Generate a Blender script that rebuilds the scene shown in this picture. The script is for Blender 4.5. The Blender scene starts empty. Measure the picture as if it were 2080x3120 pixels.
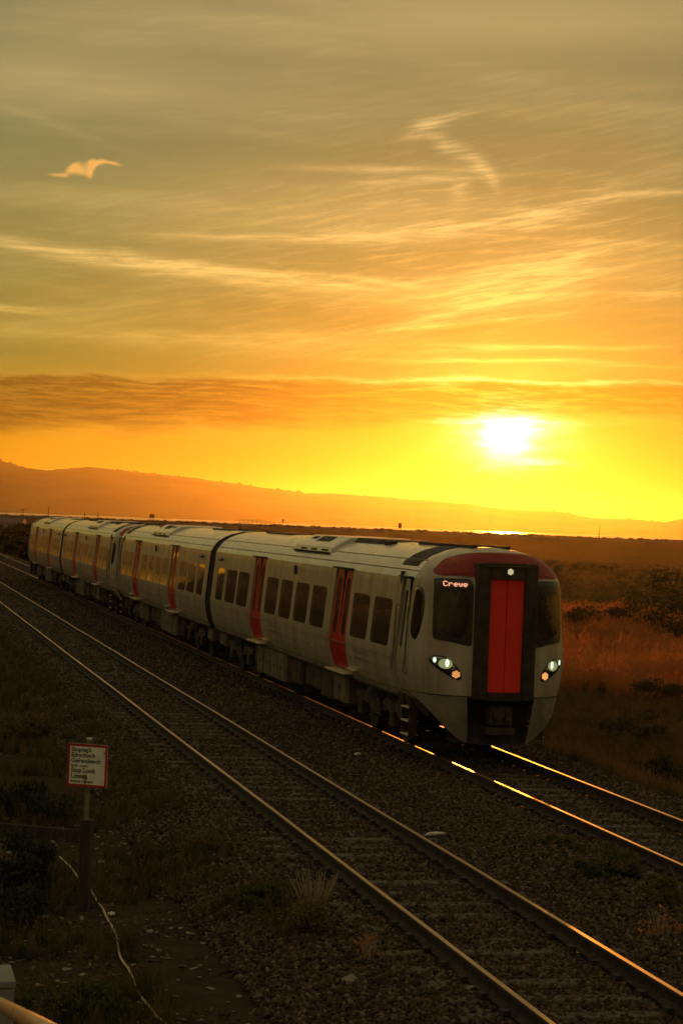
import bpy, bmesh, math, random
import numpy as np
from mathutils import Vector, Matrix
rnd = random.Random(7)
rng = np.random.default_rng(7)
rad = math.radians
sc = bpy.context.scene
COL = sc.collection

# ------------------------------------------------------------------ camera
CAM_H, YAW, PITCH, ROLL = 4.02, rad(12.7516), rad(0.307), rad(2.2)
cam = bpy.data.cameras.new('camera'); camo = bpy.data.objects.new('camera', cam); COL.objects.link(camo)
f = Vector((math.sin(YAW)*math.cos(PITCH), math.cos(YAW)*math.cos(PITCH), math.sin(PITCH)))
r = Vector((math.cos(YAW), -math.sin(YAW), 0)); u = r.cross(f)
R = r*math.cos(ROLL)+u*math.sin(ROLL); U = -r*math.sin(ROLL)+u*math.cos(ROLL)
camo.matrix_world = Matrix(((R.x, U.x, -f.x, 0), (R.y, U.y, -f.y, 0), (R.z, U.z, -f.z, CAM_H), (0, 0, 0, 1)))
cam.sensor_fit = 'VERTICAL'; cam.sensor_height = 36.0; cam.lens = 36.0*6300/3120
cam.clip_start = 0.1; cam.clip_end = 60000
cam.dof.use_dof = True; cam.dof.focus_distance = 38; cam.dof.aperture_fstop = 9.0
sc.camera = camo
sc.view_settings.view_transform = 'Standard'; sc.view_settings.look = 'None'
sc.view_settings.exposure = 0.0; sc.view_settings.gamma = 1.0
sc.render.engine = 'CYCLES'
sc.cycles.use_denoising = True; sc.cycles.use_adaptive_sampling = True; sc.cycles.adaptive_threshold = 0.02
sc.cycles.max_bounces = 6; sc.cycles.diffuse_bounces = 2; sc.cycles.glossy_bounces = 3
sc.cycles.transparent_max_bounces = 12; sc.cycles.volume_bounces = 0
sc.cycles.sample_clamp_indirect = 4.0
sc.cycles.caustics_reflective = False; sc.cycles.caustics_refractive = False

# ------------------------------------------------------------------ sun and sky
SUN_AZ, SUN_EL = 4.5, 2.6                    # degrees right of the view direction / above the horizon
saz, sel = YAW+rad(SUN_AZ), rad(SUN_EL)
SUN_DIR = Vector((math.sin(saz)*math.cos(sel), math.cos(saz)*math.cos(sel), math.sin(sel)))
sl = bpy.data.lights.new('sun', 'SUN'); sl.energy = 2.2; sl.angle = rad(0.6); sl.color = (1.0, 0.31, 0.035)
slo = bpy.data.objects.new('sun', sl); COL.objects.link(slo)
slo.rotation_euler = SUN_DIR.to_track_quat('Z', 'Y').to_euler()

class Nd:
    """tiny expression wrapper over shader maths"""
    def __init__(s, tree): s.t = tree
    def n(s, typ, **kw):
        nd = s.t.nodes.new(typ)
        for k, v in kw.items(): setattr(nd, k, v)
        return nd
    def put(s, sock, v):
        if isinstance(v, bpy.types.NodeSocket): s.t.links.new(v, sock)
        else: sock.default_value = v
    def m(s, op, a, b=None, c=None, clamp=False):
        nd = s.n('ShaderNodeMath', operation=op, use_clamp=clamp)
        s.put(nd.inputs[0], a)
        if b is not None: s.put(nd.inputs[1], b)
        if c is not None: s.put(nd.inputs[2], c)
        return nd.outputs[0]
    def v(s, op, a, b=None):
        nd = s.n('ShaderNodeVectorMath', operation=op); s.put(nd.inputs[0], a)
        if b is not None: s.put(nd.inputs[3 if op == 'SCALE' else 1], b)
        return nd.outputs['Value' if op in ('DOT_PRODUCT', 'LENGTH') else 'Vector']
    def xyz(s, a, b, c):
        nd = s.n('ShaderNodeCombineXYZ'); s.put(nd.inputs[0], a); s.put(nd.inputs[1], b); s.put(nd.inputs[2], c); return nd.outputs[0]
    def sep(s, a):
        nd = s.n('ShaderNodeSeparateXYZ'); s.put(nd.inputs[0], a); return nd.outputs
    def rng(s, a, a0, a1, b0=0., b1=1., smooth=True):
        nd = s.n('ShaderNodeMapRange', interpolation_type='SMOOTHSTEP' if smooth else 'LINEAR')
        s.put(nd.inputs[0], a); s.put(nd.inputs[1], a0); s.put(nd.inputs[2], a1); s.put(nd.inputs[3], b0); s.put(nd.inputs[4], b1)
        return nd.outputs[0]
    def noise(s, vec, scale, detail=3., rough=.5, dist=0., color=False):
        nd = s.n('ShaderNodeTexNoise'); s.put(nd.inputs['Vector'], vec); nd.inputs['Scale'].default_value = scale
        nd.inputs['Detail'].default_value = detail; nd.inputs['Roughness'].default_value = rough; nd.inputs['Distortion'].default_value = dist
        return nd.outputs['Color' if color else 'Fac']
    def mapping(s, vec, loc=(0, 0, 0), rot=(0, 0, 0), scale=(1, 1, 1), typ='POINT'):
        nd = s.n('ShaderNodeMapping', vector_type=typ); s.put(nd.inputs[0], vec)
        nd.inputs[1].default_value = loc; nd.inputs[2].default_value = rot; nd.inputs[3].default_value = scale
        return nd.outputs[0]
    def mix(s, fac, a, b, blend='MIX'):
        nd = s.n('ShaderNodeMix', data_type='RGBA', blend_type=blend); s.put(nd.inputs[0], fac)
        s.put(nd.inputs[6], a if isinstance(a, bpy.types.NodeSocket) else (*a, 1)); s.put(nd.inputs[7], b if isinstance(b, bpy.types.NodeSocket) else (*b, 1))
        return nd.outputs[2]
    def ramp(s, fac, stops):
        nd = s.n('ShaderNodeValToRGB'); s.put(nd.inputs[0], fac); cr = nd.color_ramp
        while len(cr.elements) < len(stops): cr.elements.new(0.5)
        for e, (p, c) in zip(cr.elements, stops): e.position = p; e.color = (*c, 1)
        return nd.outputs[0]

w = bpy.data.worlds.new('World'); sc.world = w; w.use_nodes = True
T = w.node_tree; T.nodes.clear(); S = Nd(T)
dirv = S.n('ShaderNodeTexCoord').outputs['Generated']
rot = S.n('ShaderNodeVectorRotate', rotation_type='Z_AXIS'); S.put(rot.inputs['Vector'], dirv); rot.inputs['Angle'].default_value = YAW
dx, dy, dz = S.sep(rot.outputs[0])
az = S.m('MULTIPLY', S.m('ARCTAN2', dx, dy), 180/math.pi)
el = S.m('MULTIPLY', S.m('ARCSINE', dz), 180/math.pi)
cosang = S.v('DOT_PRODUCT', dirv, tuple(SUN_DIR))
ang = S.m('MULTIPLY', S.m('ARCCOSINE', S.m('MINIMUM', cosang, 0.9999999)), 180/math.pi)
P0 = S.xyz(az, el, 1.0)
K = 1/82.9
def gauss(P, a0, e0, tilt, L, th):
    """soft elongated spot: centre (a0, e0), half length L, half width th, all in degrees; P carries 1 in z"""
    c, n_ = math.cos(rad(tilt)), math.sin(rad(tilt))
    uu = S.v('DOT_PRODUCT', P, (c/L, n_/L, -(a0*c+e0*n_)/L)); vv = S.v('DOT_PRODUCT', P, (-n_/th, c/th, -(-a0*n_+e0*c)/th))
    return S.m('POWER', .3679, S.m('MULTIPLY_ADD', vv, vv, S.m('MULTIPLY', uu, uu)))
def at(px, py): return ((px-784)+(py-1176)*.0384)*K, (1191-py)*K+.04+(px-784)*K*.0384
# physical sky under everything
nish = S.n('ShaderNodeTexSky', sky_type='NISHITA', sun_disc=False, sun_elevation=sel, sun_rotation=saz, air_density=1.6, dust_density=2.0, ozone_density=1.0)
nis = S.v('SCALE', S.v('MULTIPLY', nish.outputs[0], (1.0, .74, .42)), 0.0015)
# sunset gradient, sunward half and far half
e30 = lambda e: (e+3)/48
elf = S.m('DIVIDE', S.m('ADD', el, 3), 48)
sunside = S.ramp(elf, [(e30(-3), (.52, .19, .006)), (e30(.4), (.58, .225, .005)), (e30(1.8), (.60, .26, .006)), (e30(3.0), (.42, .22, .012)),
    (e30(4.2), (.235, .20, .030)), (e30(7), (.205, .20, .056)), (e30(11), (.190, .195, .082)), (e30(16), (.28, .225, .098)), (e30(45), (.26, .22, .125))])
farside = S.ramp(elf, [(e30(-3), (.10, .072, .035)), (e30(3), (.155, .115, .055)), (e30(14), (.215, .165, .085)), (e30(45), (.28, .225, .125))])
base = S.mix(S.rng(ang, 34, 110), sunside, farside)
base = S.v('ADD', base, nis)
# cirrus: streaks gently warped by a slow noise and combed by a fine one
warpn = S.noise(S.v('MULTIPLY', P0, (.16, .5, 1)), 1.0, 2, .5, color=True)
warp = S.v('MULTIPLY', S.v('SUBTRACT', warpn, (.5, .5, .5)), (1.0, .55, 0))
Pw = S.v('ADD', P0, warp)
STROKES = [(330,604,-4,430,16,.46),(600,633,-3,280,6,.46),(850,648,-2,220,6,.34),(1490,443,2,130,7,.24),(900,388,4,220,8,.30),(975,414,8,160,7,.30),(40,713,0,80,6,.34),
 (720,548,3,240,9,.34),(900,540,4,180,8,.34),(1400,552,2,300,7,.12),(1160,831,2,280,5,.46),(1270,803,5,230,5,.40),(1130,796,3,190,5,.30),(480,770,3,420,14,.14),(120,300,-14,150,9,.07)]
BROAD = [(1150,60,4,620,60,.34),(150,190,2,420,70,.28),(650,490,0,560,80,.20),(1200,640,10,330,60,.16),(420,610,-3,480,34,.14)]
TILTED = [(955,305,28,30,12,.34),(990,286,18,40,10,.42),(1045,270,14,45,7,.36),(1010,330,-38,34,12,.34),(1058,352,-20,42,10,.42),(1098,378,-48,34,11,.40),(1128,412,-62,30,8,.26),(1050,448,-75,34,13,.24),(1062,425,40,26,8,.22),
 (1080,520,6,220,8,.46),(1250,494,6,110,8,.44),(1340,470,13,120,9,.38),(1400,436,16,50,6,.25),(1150,640,15,190,24,.42),(1110,698,17,150,8,.60),(1040,740,9,190,5,.50),(1260,612,16,130,24,.36),(1370,676,5,190,7,.34),(1210,668,20,120,7,.34),(1320,600,24,70,14,.28)]
fib = S.noise(S.v('MULTIPLY', Pw, (.55, 6.0, 1)), 1.0, 5, .66)
tc_, ts_ = math.cos(rad(11)), math.sin(rad(11))
fibT = S.noise(S.xyz(S.v('DOT_PRODUCT', Pw, (tc_*.55, ts_*.55, 0)), S.v('DOT_PRODUCT', Pw, (-ts_*6.5, tc_*6.5, 0)), 3.0), 1.0, 5, .66)
fib2 = S.noise(S.v('MULTIPLY', Pw, (.09, .75, 1)), 1.0, 3, .55)
acc = 0.0; acc2 = 0.0
for (px, py, tilt, L, th, st) in STROKES:
    acc = S.m('MULTIPLY_ADD', gauss(Pw, *at(px, py), tilt-2.2, L*K, th*K*1.15), st*1.1, acc)
acc3 = 0.0
for (px, py, tilt, L, th, st) in BROAD:
    acc3 = S.m('MULTIPLY_ADD', gauss(Pw, *at(px, py), tilt-2.2, L*K, th*K*1.15), st, acc3)
for (px, py, tilt, L, th, st) in TILTED:
    acc2 = S.m('MULTIPLY_ADD', gauss(P0, *at(px, py), tilt-2.2, L*K, th*K*1.5), st*.80, acc2)
cir = S.m('ADD', S.m('MULTIPLY', acc, S.rng(fib, .32, .68, .45, 2.0)), S.m('MULTIPLY', acc2, S.rng(fibT, .34, .66, .25, 2.2)))
cir = S.m('ADD', cir, S.m('ADD', acc3, S.m('MULTIPLY', S.rng(fib2, .36, .74), S.rng(fibT, .34, .66, .17, .29))))
wisp = S.m('MULTIPLY', S.rng(fibT, .47, .70), S.m('MULTIPLY', gauss(Pw, *at(1080, 560), 6, 560*K, 210*K), .34))
wisp = S.m('MULTIPLY_ADD', S.rng(fib, .50, .72), S.m('MULTIPLY', gauss(Pw, *at(420, 600), -3, 560*K, 120*K), .22), wisp)
cir = S.m('ADD', cir, wisp)
cir = S.m('MULTIPLY', cir, S.rng(el, 1.2, 4.6))
sky = S.mix(S.m('MINIMUM', cir, 1.0), base, S.mix(S.rng(el, 3, 11), (.90, .58, .12), (.66, .48, .19)))
# glow of the sun in the thin cloud
expo = lambda k: S.m('POWER', 2.71828, S.m('MULTIPLY', ang, -1.0/k))
glow = S.m('ADD', S.m('MULTIPLY', expo(1.5), .72), S.m('MULTIPLY', expo(6.0), .12))
cirglow = S.m('ADD', 1.0, S.m('MULTIPLY', cir, .8))
sky = S.v('ADD', sky, S.v('SCALE', S.mix(S.rng(ang, .5, 5.0), (1.0, .74, .06), (1.0, .56, .03)), S.m('MULTIPLY', glow, cirglow)))
# low stratus band in front of the glow
bn = S.noise(S.v('MULTIPLY', P0, (.40, 2.0, 1)), 1.0, 4, .6)
bn2 = S.noise(S.v('MULTIPLY', Pw, (.6, 6.5, 1)), 1.0, 5, .68)
top = S.m('ADD', S.m('ADD', 3.98, S.m('MULTIPLY', az, .022)), S.m('MULTIPLY', S.m('SUBTRACT', bn, .5), .55))
bot = S.m('ADD', S.m('ADD', 2.78, S.m('MULTIPLY', az, .060)), S.m('MULTIPLY', S.m('SUBTRACT', bn, .5), .9))
dt = S.m('SUBTRACT', top, el)
band = S.m('MULTIPLY', S.m('MULTIPLY', S.rng(S.m('SUBTRACT', el, bot), -.30, .30), S.rng(dt, -.03, .16)), S.rng(bn2, .40, .62, 1.0, .62))
gaps = S.m('MULTIPLY', S.rng(bn2, .50, .66), S.m('MULTIPLY', S.rng(dt, .15, .85, 1.0, .12), S.rng(ang, 1, 12, 1.0, .45)))
band = S.m('MULTIPLY', band, S.m('SUBTRACT', 1.0, S.m('MULTIPLY', gaps, .85)))
bandcol = S.mix(S.rng(ang, 0, 10), (.46, .20, .008), (.12, .062, .006))
sky = S.mix(S.m('MULTIPLY', band, .97), sky, bandcol)
# silver lining on the band's upper edge near the sun
lin = S.m('POWER', .3679, S.m('POWER', S.m('DIVIDE', S.m('ADD', dt, .01), .06), 2.0))
lin = S.m('MULTIPLY', S.m('MULTIPLY', lin, S.rng(bn2, .3, .6, .1, 1.0)), S.m('POWER', 2.71828, S.m('MULTIPLY', S.m('ABSOLUTE', S.m('SUBTRACT', az, 4.3)), -.38)))
sky = S.v('ADD', sky, S.v('SCALE', (1.0, .72, .20), S.m('MULTIPLY', lin, 1.5)))
# the sun behind thin cloud
Ps = S.v('ADD', P0, S.v('MULTIPLY', S.v('SUBTRACT', S.noise(S.v('MULTIPLY', P0, (1.0, 3.0, 1)), 1.0, 3, .6, color=True), (.5, .5, .5)), (1.5, .45, 0)))
core = 0.0
for (a0, e0, la, le, st) in ((4.50, 2.72, .56, .38, 5.5), (4.52, 2.62, 1.2, .70, 1.05), (4.4, 2.98, 1.3, .075, 1.6), (3.6, 2.90, .9, .05, 1.0), (4.45, 2.15, .62, .34, .95), (5.25, 1.88, .60, .07, .9), (4.0, 1.72, .30, .10, .35)):
    core = S.m('MULTIPLY_ADD', gauss(Ps, a0, e0, 0, la, le), st, core)
core = S.m('MULTIPLY', core, S.m('SUBTRACT', 1.0, S.m('MULTIPLY', band, .95)))
sky = S.v('ADD', sky, S.v('SCALE', (1.0, .88, .52), core))
# the small lit cloud high on the left
Pc = S.v('ADD', P0, S.v('MULTIPLY', S.v('SUBTRACT', S.noise(S.v('MULTIPLY', P0, (2.5, 3.5, 1)), 1.0, 3, .6, color=True), (.5, .5, .5)), (.22, .14, 0)))
cl = 0.0
for (px, py, tilt, L, th, st) in [(138,409,3,28,5,.75),(172,392,45,20,9,1.0),(186,402,-10,18,8,.8),(212,400,80,18,9,1.0),(222,380,12,24,9,1.0),(262,381,-6,24,5.5,.8),(193,394,5,20,9,.55)]:
    cl = S.m('MULTIPLY_ADD', gauss(Pc, *at(px, py), tilt-2.2, L*K, th*K), st, cl)
sky = S.mix(S.rng(cl, .15, 1.05, 0, .92), sky, (.88, .46, .11))
bg = S.n('ShaderNodeBackground'); S.put(bg.inputs[0], sky); bg.inputs[1].default_value = 1.0
wo = S.n('ShaderNodeOutputWorld'); T.links.new(bg.outputs[0], wo.inputs[0])
w.cycles.sampling_method = 'MANUAL'; w.cycles.sample_map_resolution = 512

# ------------------------------------------------------------------ materials
MATS = {}
def mat(name, col, rough=.6, metal=0., var=0., vscale=3., bump=0., bscale=30., col2=None, spec=.5, trans=0., obj=True, coat=0., stretch=(1, 1, 1)):
    if name in MATS: return MATS[name]
    m = bpy.data.materials.new(name); m.use_nodes = True; t = m.node_tree; s = Nd(t)
    b = t.nodes['Principled BSDF']; b.inputs['Roughness'].default_value = rough; b.inputs['Metallic'].default_value = metal
    b.inputs['Specular IOR Level'].default_value = spec; b.inputs['Coat Weight'].default_value = coat; b.inputs['Coat Roughness'].default_value = .12
    tc = s.n('ShaderNodeTexCoord').outputs['Object']
    if stretch != (1, 1, 1): tc = s.mapping(tc, scale=stretch)
    if var > 0 or col2:
        n = s.noise(tc, vscale, 6, .62)
        c2 = col2 or tuple(c*(1-var) for c in col)
        s.put(b.inputs['Base Color'], s.mix(s.rng(n, .32, .68), col, c2))
        s.put(b.inputs['Roughness'], s.rng(n, .3, .7, rough*.85, min(1, rough*1.2)))
    else: b.inputs['Base Color'].default_value = (*col, 1)
    if bump > 0:
        bn = s.n('ShaderNodeBump'); bn.inputs['Strength'].default_value = 1.0; bn.inputs['Distance'].default_value = bump
        s.put(bn.inputs['Height'], s.noise(tc, bscale, 5, .6)); t.links.new(bn.outputs[0], b.inputs['Normal'])
    if trans > 0:
        tr = s.n('ShaderNodeBsdfTranslucent'); mx = s.n('ShaderNodeMixShader'); mx.inputs[0].default_value = trans
        src = b.inputs['Base Color'].links[0].from_socket if b.inputs['Base Color'].links else (*col, 1)
        s.put(tr.inputs[0], src)
        t.links.new(b.outputs[0], mx.inputs[1]); t.links.new(tr.outputs[0], mx.inputs[2]); t.links.new(mx.outputs[0], t.nodes['Material Output'].inputs[0])
    MATS[name] = m; return m
def emit(name, col, st):
    m = bpy.data.materials.new(name); m.use_nodes = True; b = m.node_tree.nodes['Principled BSDF']
    b.inputs['Base Color'].default_value = (*[c*.3 for c in col], 1); b.inputs['Emission Color'].default_value = (*col, 1); b.inputs['Emission Strength'].default_value = st
    return m
def glass(name, tint, wav=.0004):
    m = bpy.data.materials.new(name); m.use_nodes = True; t = m.node_tree; t.nodes.clear(); s = Nd(t)
    tr = s.n('ShaderNodeBsdfTransparent'); tr.inputs[0].default_value = (*tint, 1)
    gl = s.n('ShaderNodeBsdfGlossy'); gl.inputs['Roughness'].default_value = .03; gl.inputs[0].default_value = (1, 1, 1, 1)
    bn = s.n('ShaderNodeBump'); bn.inputs['Distance'].default_value = wav; s.put(bn.inputs['Height'], s.noise(s.n('ShaderNodeTexCoord').outputs['Object'], 2.2, 1))
    t.links.new(bn.outputs[0], gl.inputs['Normal'])
    fr = s.n('ShaderNodeFresnel'); s.put(fr.inputs[0], s.rng(s.n('ShaderNodeNewGeometry').outputs['Backfacing'], 0, 1, 1.5, 1/1.5, False))
    ff = s.m('DIVIDE', s.m('MULTIPLY', fr.outputs[0], 2.0), s.m('ADD', fr.outputs[0], 1.0))
    mx = s.n('ShaderNodeMixShader'); s.put(mx.inputs[0], ff); t.links.new(tr.outputs[0], mx.inputs[1]); t.links.new(gl.outputs[0], mx.inputs[2])
    o = s.n('ShaderNodeOutputMaterial'); t.links.new(mx.outputs[0], o.inputs[0]); return m

# ------------------------------------------------------------------ mesh helpers
def mesh(name, v, fc, m, parent=None, smooth=False, mats=None, midx=None):
    me = bpy.data.meshes.new(name); me.from_pydata([tuple(map(float, p)) for p in v], [], [tuple(int(i) for i in q) for q in fc])
    for mm in (mats or [m]): me.materials.append(mm)
    if midx is not None: me.polygons.foreach_set('material_index', midx)
    if smooth: me.polygons.foreach_set('use_smooth', [True]*len(me.polygons))
    me.validate(); me.update()
    o = bpy.data.objects.new(name, me); COL.objects.link(o)
    if parent: o.parent = parent
    return o
def tag(o, label=None, cat=None, group=None, kind=None):
    if label: o['label'] = label
    if cat: o['category'] = cat
    if group: o['group'] = group
    if kind: o['kind'] = kind
    return o
def empty(name, loc=(0, 0, 0), rz=0.):
    o = bpy.data.objects.new(name, None); COL.objects.link(o); o.location = loc; o.rotation_euler = (0, 0, rz); o.empty_display_size = .3; return o
class MB:
    def __init__(s): s.v = []; s.f = []
    def add(s, v, f):
        k = len(s.v); s.v += [tuple(p) for p in v]; s.f += [tuple(i+k for i in q) for q in f]; return s
    def box(s, x0, x1, y0, y1, z0, z1, bev=0.):
        if bev <= 0:
            return s.add([(x0,y0,z0),(x1,y0,z0),(x1,y1,z0),(x0,y1,z0),(x0,y0,z1),(x1,y0,z1),(x1,y1,z1),(x0,y1,z1)], [(0,3,2,1),(4,5,6,7),(0,1,5,4),(1,2,6,5),(2,3,7,6),(3,0,4,7)])
        b = bev; V = []; 
        for z, i in ((z0, b), (z0+b, 0), (z1-b, 0), (z1, b)):
            V += [(x0+b+i*0, y0+i, z), (x1-b, y0+i, z), (x1-i, y0+b, z), (x1-i, y1-b, z), (x1-b, y1-i, z), (x0+b, y1-i, z), (x0+i, y1-b, z), (x0+i, y0+b, z)]
        F = [tuple(range(7, -1, -1)), tuple(range(24, 32))]
        for k in range(3):
            for i in range(8): F.append((k*8+i, k*8+(i+1) % 8, k*8+8+(i+1) % 8, k*8+8+i))
        return s.add(V, F)
    def tube(s, pts, rr, n=8, cap=True):
        pts = [Vector(p) for p in pts]; rr = rr if isinstance(rr, (list, tuple)) else [rr]*len(pts); V = []; F = []
        for i, p in enumerate(pts):
            d = (pts[min(i+1, len(pts)-1)]-pts[max(i-1, 0)]).normalized()
            a = d.orthogonal().normalized() if abs(d.z) > .95 else Vector((0, 0, 1)).cross(d).normalized(); b = d.cross(a)
            for k in range(n):
                t = 2*math.pi*k/n; V.append(p+(a*math.cos(t)+b*math.sin(t))*rr[i])
        for i in range(len(pts)-1):
            for k in range(n): F.append((i*n+k, i*n+(k+1) % n, (i+1)*n+(k+1) % n, (i+1)*n+k))
        if cap: F += [tuple(range(n-1, -1, -1)), tuple(range((len(pts)-1)*n, len(pts)*n))]
        return s.add(V, F)
    def cyl(s, c, ax, rr, h, n=20): 
        c = Vector(c); ax = Vector(ax).normalized(); return s.tube([c-ax*h/2, c+ax*h/2], rr, n)
    def build(s, name, m, parent=None, smooth=False): return mesh(name, s.v, s.f, m, parent, smooth)
def sph(c, rx, ry, rz, nu=10, nv=6):
    v = []; fc = []
    for j in range(nv+1):
        t = math.pi*j/nv
        for i in range(nu):
            p = 2*math.pi*i/nu; v.append((c[0]+rx*math.sin(t)*math.cos(p), c[1]+ry*math.sin(t)*math.sin(p), c[2]+rz*math.cos(t)))
    for j in range(nv):
        for i in range(nu): fc.append((j*nu+i, (j+1)*nu+i, (j+1)*nu+(i+1) % nu, j*nu+(i+1) % nu))
    return v, fc

# ------------------------------------------------------------------ value noise for terrain
def hsh(i, j): 
    x = np.sin(i*127.1+j*311.7)*43758.5453; return x-np.floor(x)
def vn(x, y):
    x = np.asarray(x, float); y = np.asarray(y, float); i = np.floor(x); j = np.floor(y); a = x-i; b = y-j
    a = a*a*(3-2*a); b = b*b*(3-2*b)
    return (hsh(i, j)*(1-a)+hsh(i+1, j)*a)*(1-b)+(hsh(i, j+1)*(1-a)+hsh(i+1, j+1)*a)*b
def fbm(x, y, o=4): return sum(vn(np.asarray(x)*2**k+k*17.3, np.asarray(y)*2**k-k*9.1)*.5**k for k in range(o))/(2-.5**(o-1))
def sst(x, a, b): t = np.clip((np.asarray(x, float)-a)/(b-a), 0, 1); return t*t*(3-2*t)
XA, XB, XC, XD = 5.58, 7.085, 9.82, 11.325      # rail centre lines
def wallT(x, y):                                # >0 seaward of the sea wall
    q = x*math.sin(YAW)+y*math.cos(YAW); a = q-500; b = np.asarray(x)-24.0
    return np.minimum(a, b)
def gz(x, y):
    x = np.asarray(x, float); y = np.asarray(y, float)
    z = np.full_like(x*1.0+y*0, -.235)
    z = z + .07*np.exp(-((x-8.75)/.55)**2)
    lft = -.50+.12*(fbm(x*.8, y*.8)-.5)+.10*(fbm(x*.2+5, y*.2)-.5)
    z = z*(sst(x, 3.3, 4.6))+lft*(1-sst(x, 3.3, 4.6))
    z = z+7.5*sst(-x, 9, 22)*sst(y, 60, 95)*(1-sst(y, 205, 228))  # unseen bank added on the left to darken the near carriages' window reflections
    field = -.95+.55*(fbm(x*.07, y*.07)-.45)+.22*(fbm(x*.4+3, y*.4)-.5)
    for (mx, my, mh, mr) in ((51, 141, 1.15, 9), (60, 165, .9, 8), (64, 152, .7, 7), (36, 96, .5, 6), (75, 215, 1.3, 14), (58, 190, .8, 12)):
        field = field+mh*np.exp(-((x-mx)**2+(y-my)**2)/mr**2)
    k = sst(x, 12.5, 14.6); z = z*(1-k)+field*k
    t = wallT(x, y)
    bank = sst(t, -24, -2.5)*3.85
    z = z+bank*(x > 12)
    z = np.where(t > 0, 2.9-7.9*sst(t, 2.5, 18), z)
    return z
def G(x, y): return float(gz(np.array([x]), np.array([y]))[0])

# ground: one polar sheet reaching the horizon
def ground_mat():
    m = bpy.data.materials.new('ground'); m.use_nodes = True; t = m.node_tree; s = Nd(t); b = t.nodes['Principled BSDF']
    tc = s.n('ShaderNodeTexCoord').outputs['Object']; x, y, z = s.sep(tc)
    n1 = s.noise(tc, .12, 6, .6); n2 = s.noise(tc, 1.7, 6, .65); n3 = s.noise(tc, 14., 4, .6)
    grass = s.mix(s.rng(n1, .35, .65), (.085, .060, .022), (.050, .052, .018))
    grass = s.mix(s.rng(n2, .4, .7), grass, (.105, .062, .026))
    dirt = s.mix(s.rng(n2, .35, .65), (.040, .032, .024), (.062, .048, .034))
    k = s.rng(x, 12.8, 15.0)
    c = s.mix(k, dirt, grass)
    c = s.mix(s.m('MULTIPLY', s.rng(n2, .45, .62), s.rng(x, 4.2, 1.5)), c, (.045, .045, .02))
    c = s.mix(s.rng(z, 1.6, 2.4), c, (.09, .075, .055))
    s.put(b.inputs['Base Color'], s.mix(s.rng(n3, .3, .7, 0, .5), c, (.03, .024, .016))); b.inputs['Roughness'].default_value = .95; b.inputs['Specular IOR Level'].default_value = .0
    bn = s.n('ShaderNodeBump'); bn.inputs['Distance'].default_value = .012; s.put(bn.inputs['Height'], s.m('ADD', n3, s.m('MULTIPLY', n2, 2.))); t.links.new(bn.outputs[0], b.inputs['Normal'])
    return m
rings = np.concatenate([[0], np.geomspace(3, 620, 230), np.geomspace(700, 12500, 14)])
th = np.concatenate([np.linspace(-20, 50, 260), np.linspace(50, 340, 90)[1:-1]]); th = np.radians(th)
gx = np.outer(rings, np.sin(th)); gy = np.outer(rings, np.cos(th)); gzz = gz(gx, gy)-.22*sst(gx, 3.6, 4.4)*(1-sst(gx, 12.2, 13.2))*(gy < 480)
gzz = gzz - (np.outer(rings, np.ones_like(th)) > 650)*0
V = np.stack([gx, gy, gzz], -1).reshape(-1, 3); nt = len(th)
F = [(i*nt+j, i*nt+(j+1) % nt, (i+1)*nt+(j+1) % nt, (i+1)*nt+j) for i in range(len(rings)-1) for j in range(nt)]
tag(mesh('ground', V, F, ground_mat(), smooth=True), 'dark rough ground and marsh grass reaching from the tracks to the sea wall', kind='structure')

# estuary water
m = bpy.data.materials.new('water'); m.use_nodes = True; s = Nd(m.node_tree); b = m.node_tree.nodes['Principled BSDF']
b.inputs['Base Color'].default_value = (.03, .03, .025, 1); b.inputs['Roughness'].default_value = .28
bn = s.n('ShaderNodeBump'); bn.inputs['Distance'].default_value = .25; bn.inputs['Strength'].default_value = .5
s.put(bn.inputs['Height'], s.noise(s.mapping(s.n('ShaderNodeTexCoord').outputs['Object'], scale=(.03, .12, 1)), 1., 4, .6)); m.node_tree.links.new(bn.outputs[0], b.inputs['Normal'])
WP = []; fw = Vector((math.sin(YAW), math.cos(YAW), 0)); rt = Vector((math.cos(YAW), -math.sin(YAW), 0))
for q, l in ((512, -60), (512, 4000), (9500, 9000), (9500, -3500)): WP.append(tuple(fw*q+rt*l+Vector((0, 0, -3.0))))
tag(mesh('water', WP, [(0, 1, 2, 3)], m), kind='structure')

# unseen water added beyond the left bank to brighten the rear windows' reflections
tag(mesh('unseen_reflection_water', [(-10, 285, -.38), (-10, 1600, -.38), (-420, 1900, -.38), (-420, 250, -.38)], [(0, 1, 2, 3)], mat('calm_water', (.03, .028, .02), .04, bump=.004, bscale=.25)), kind='structure')
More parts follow.
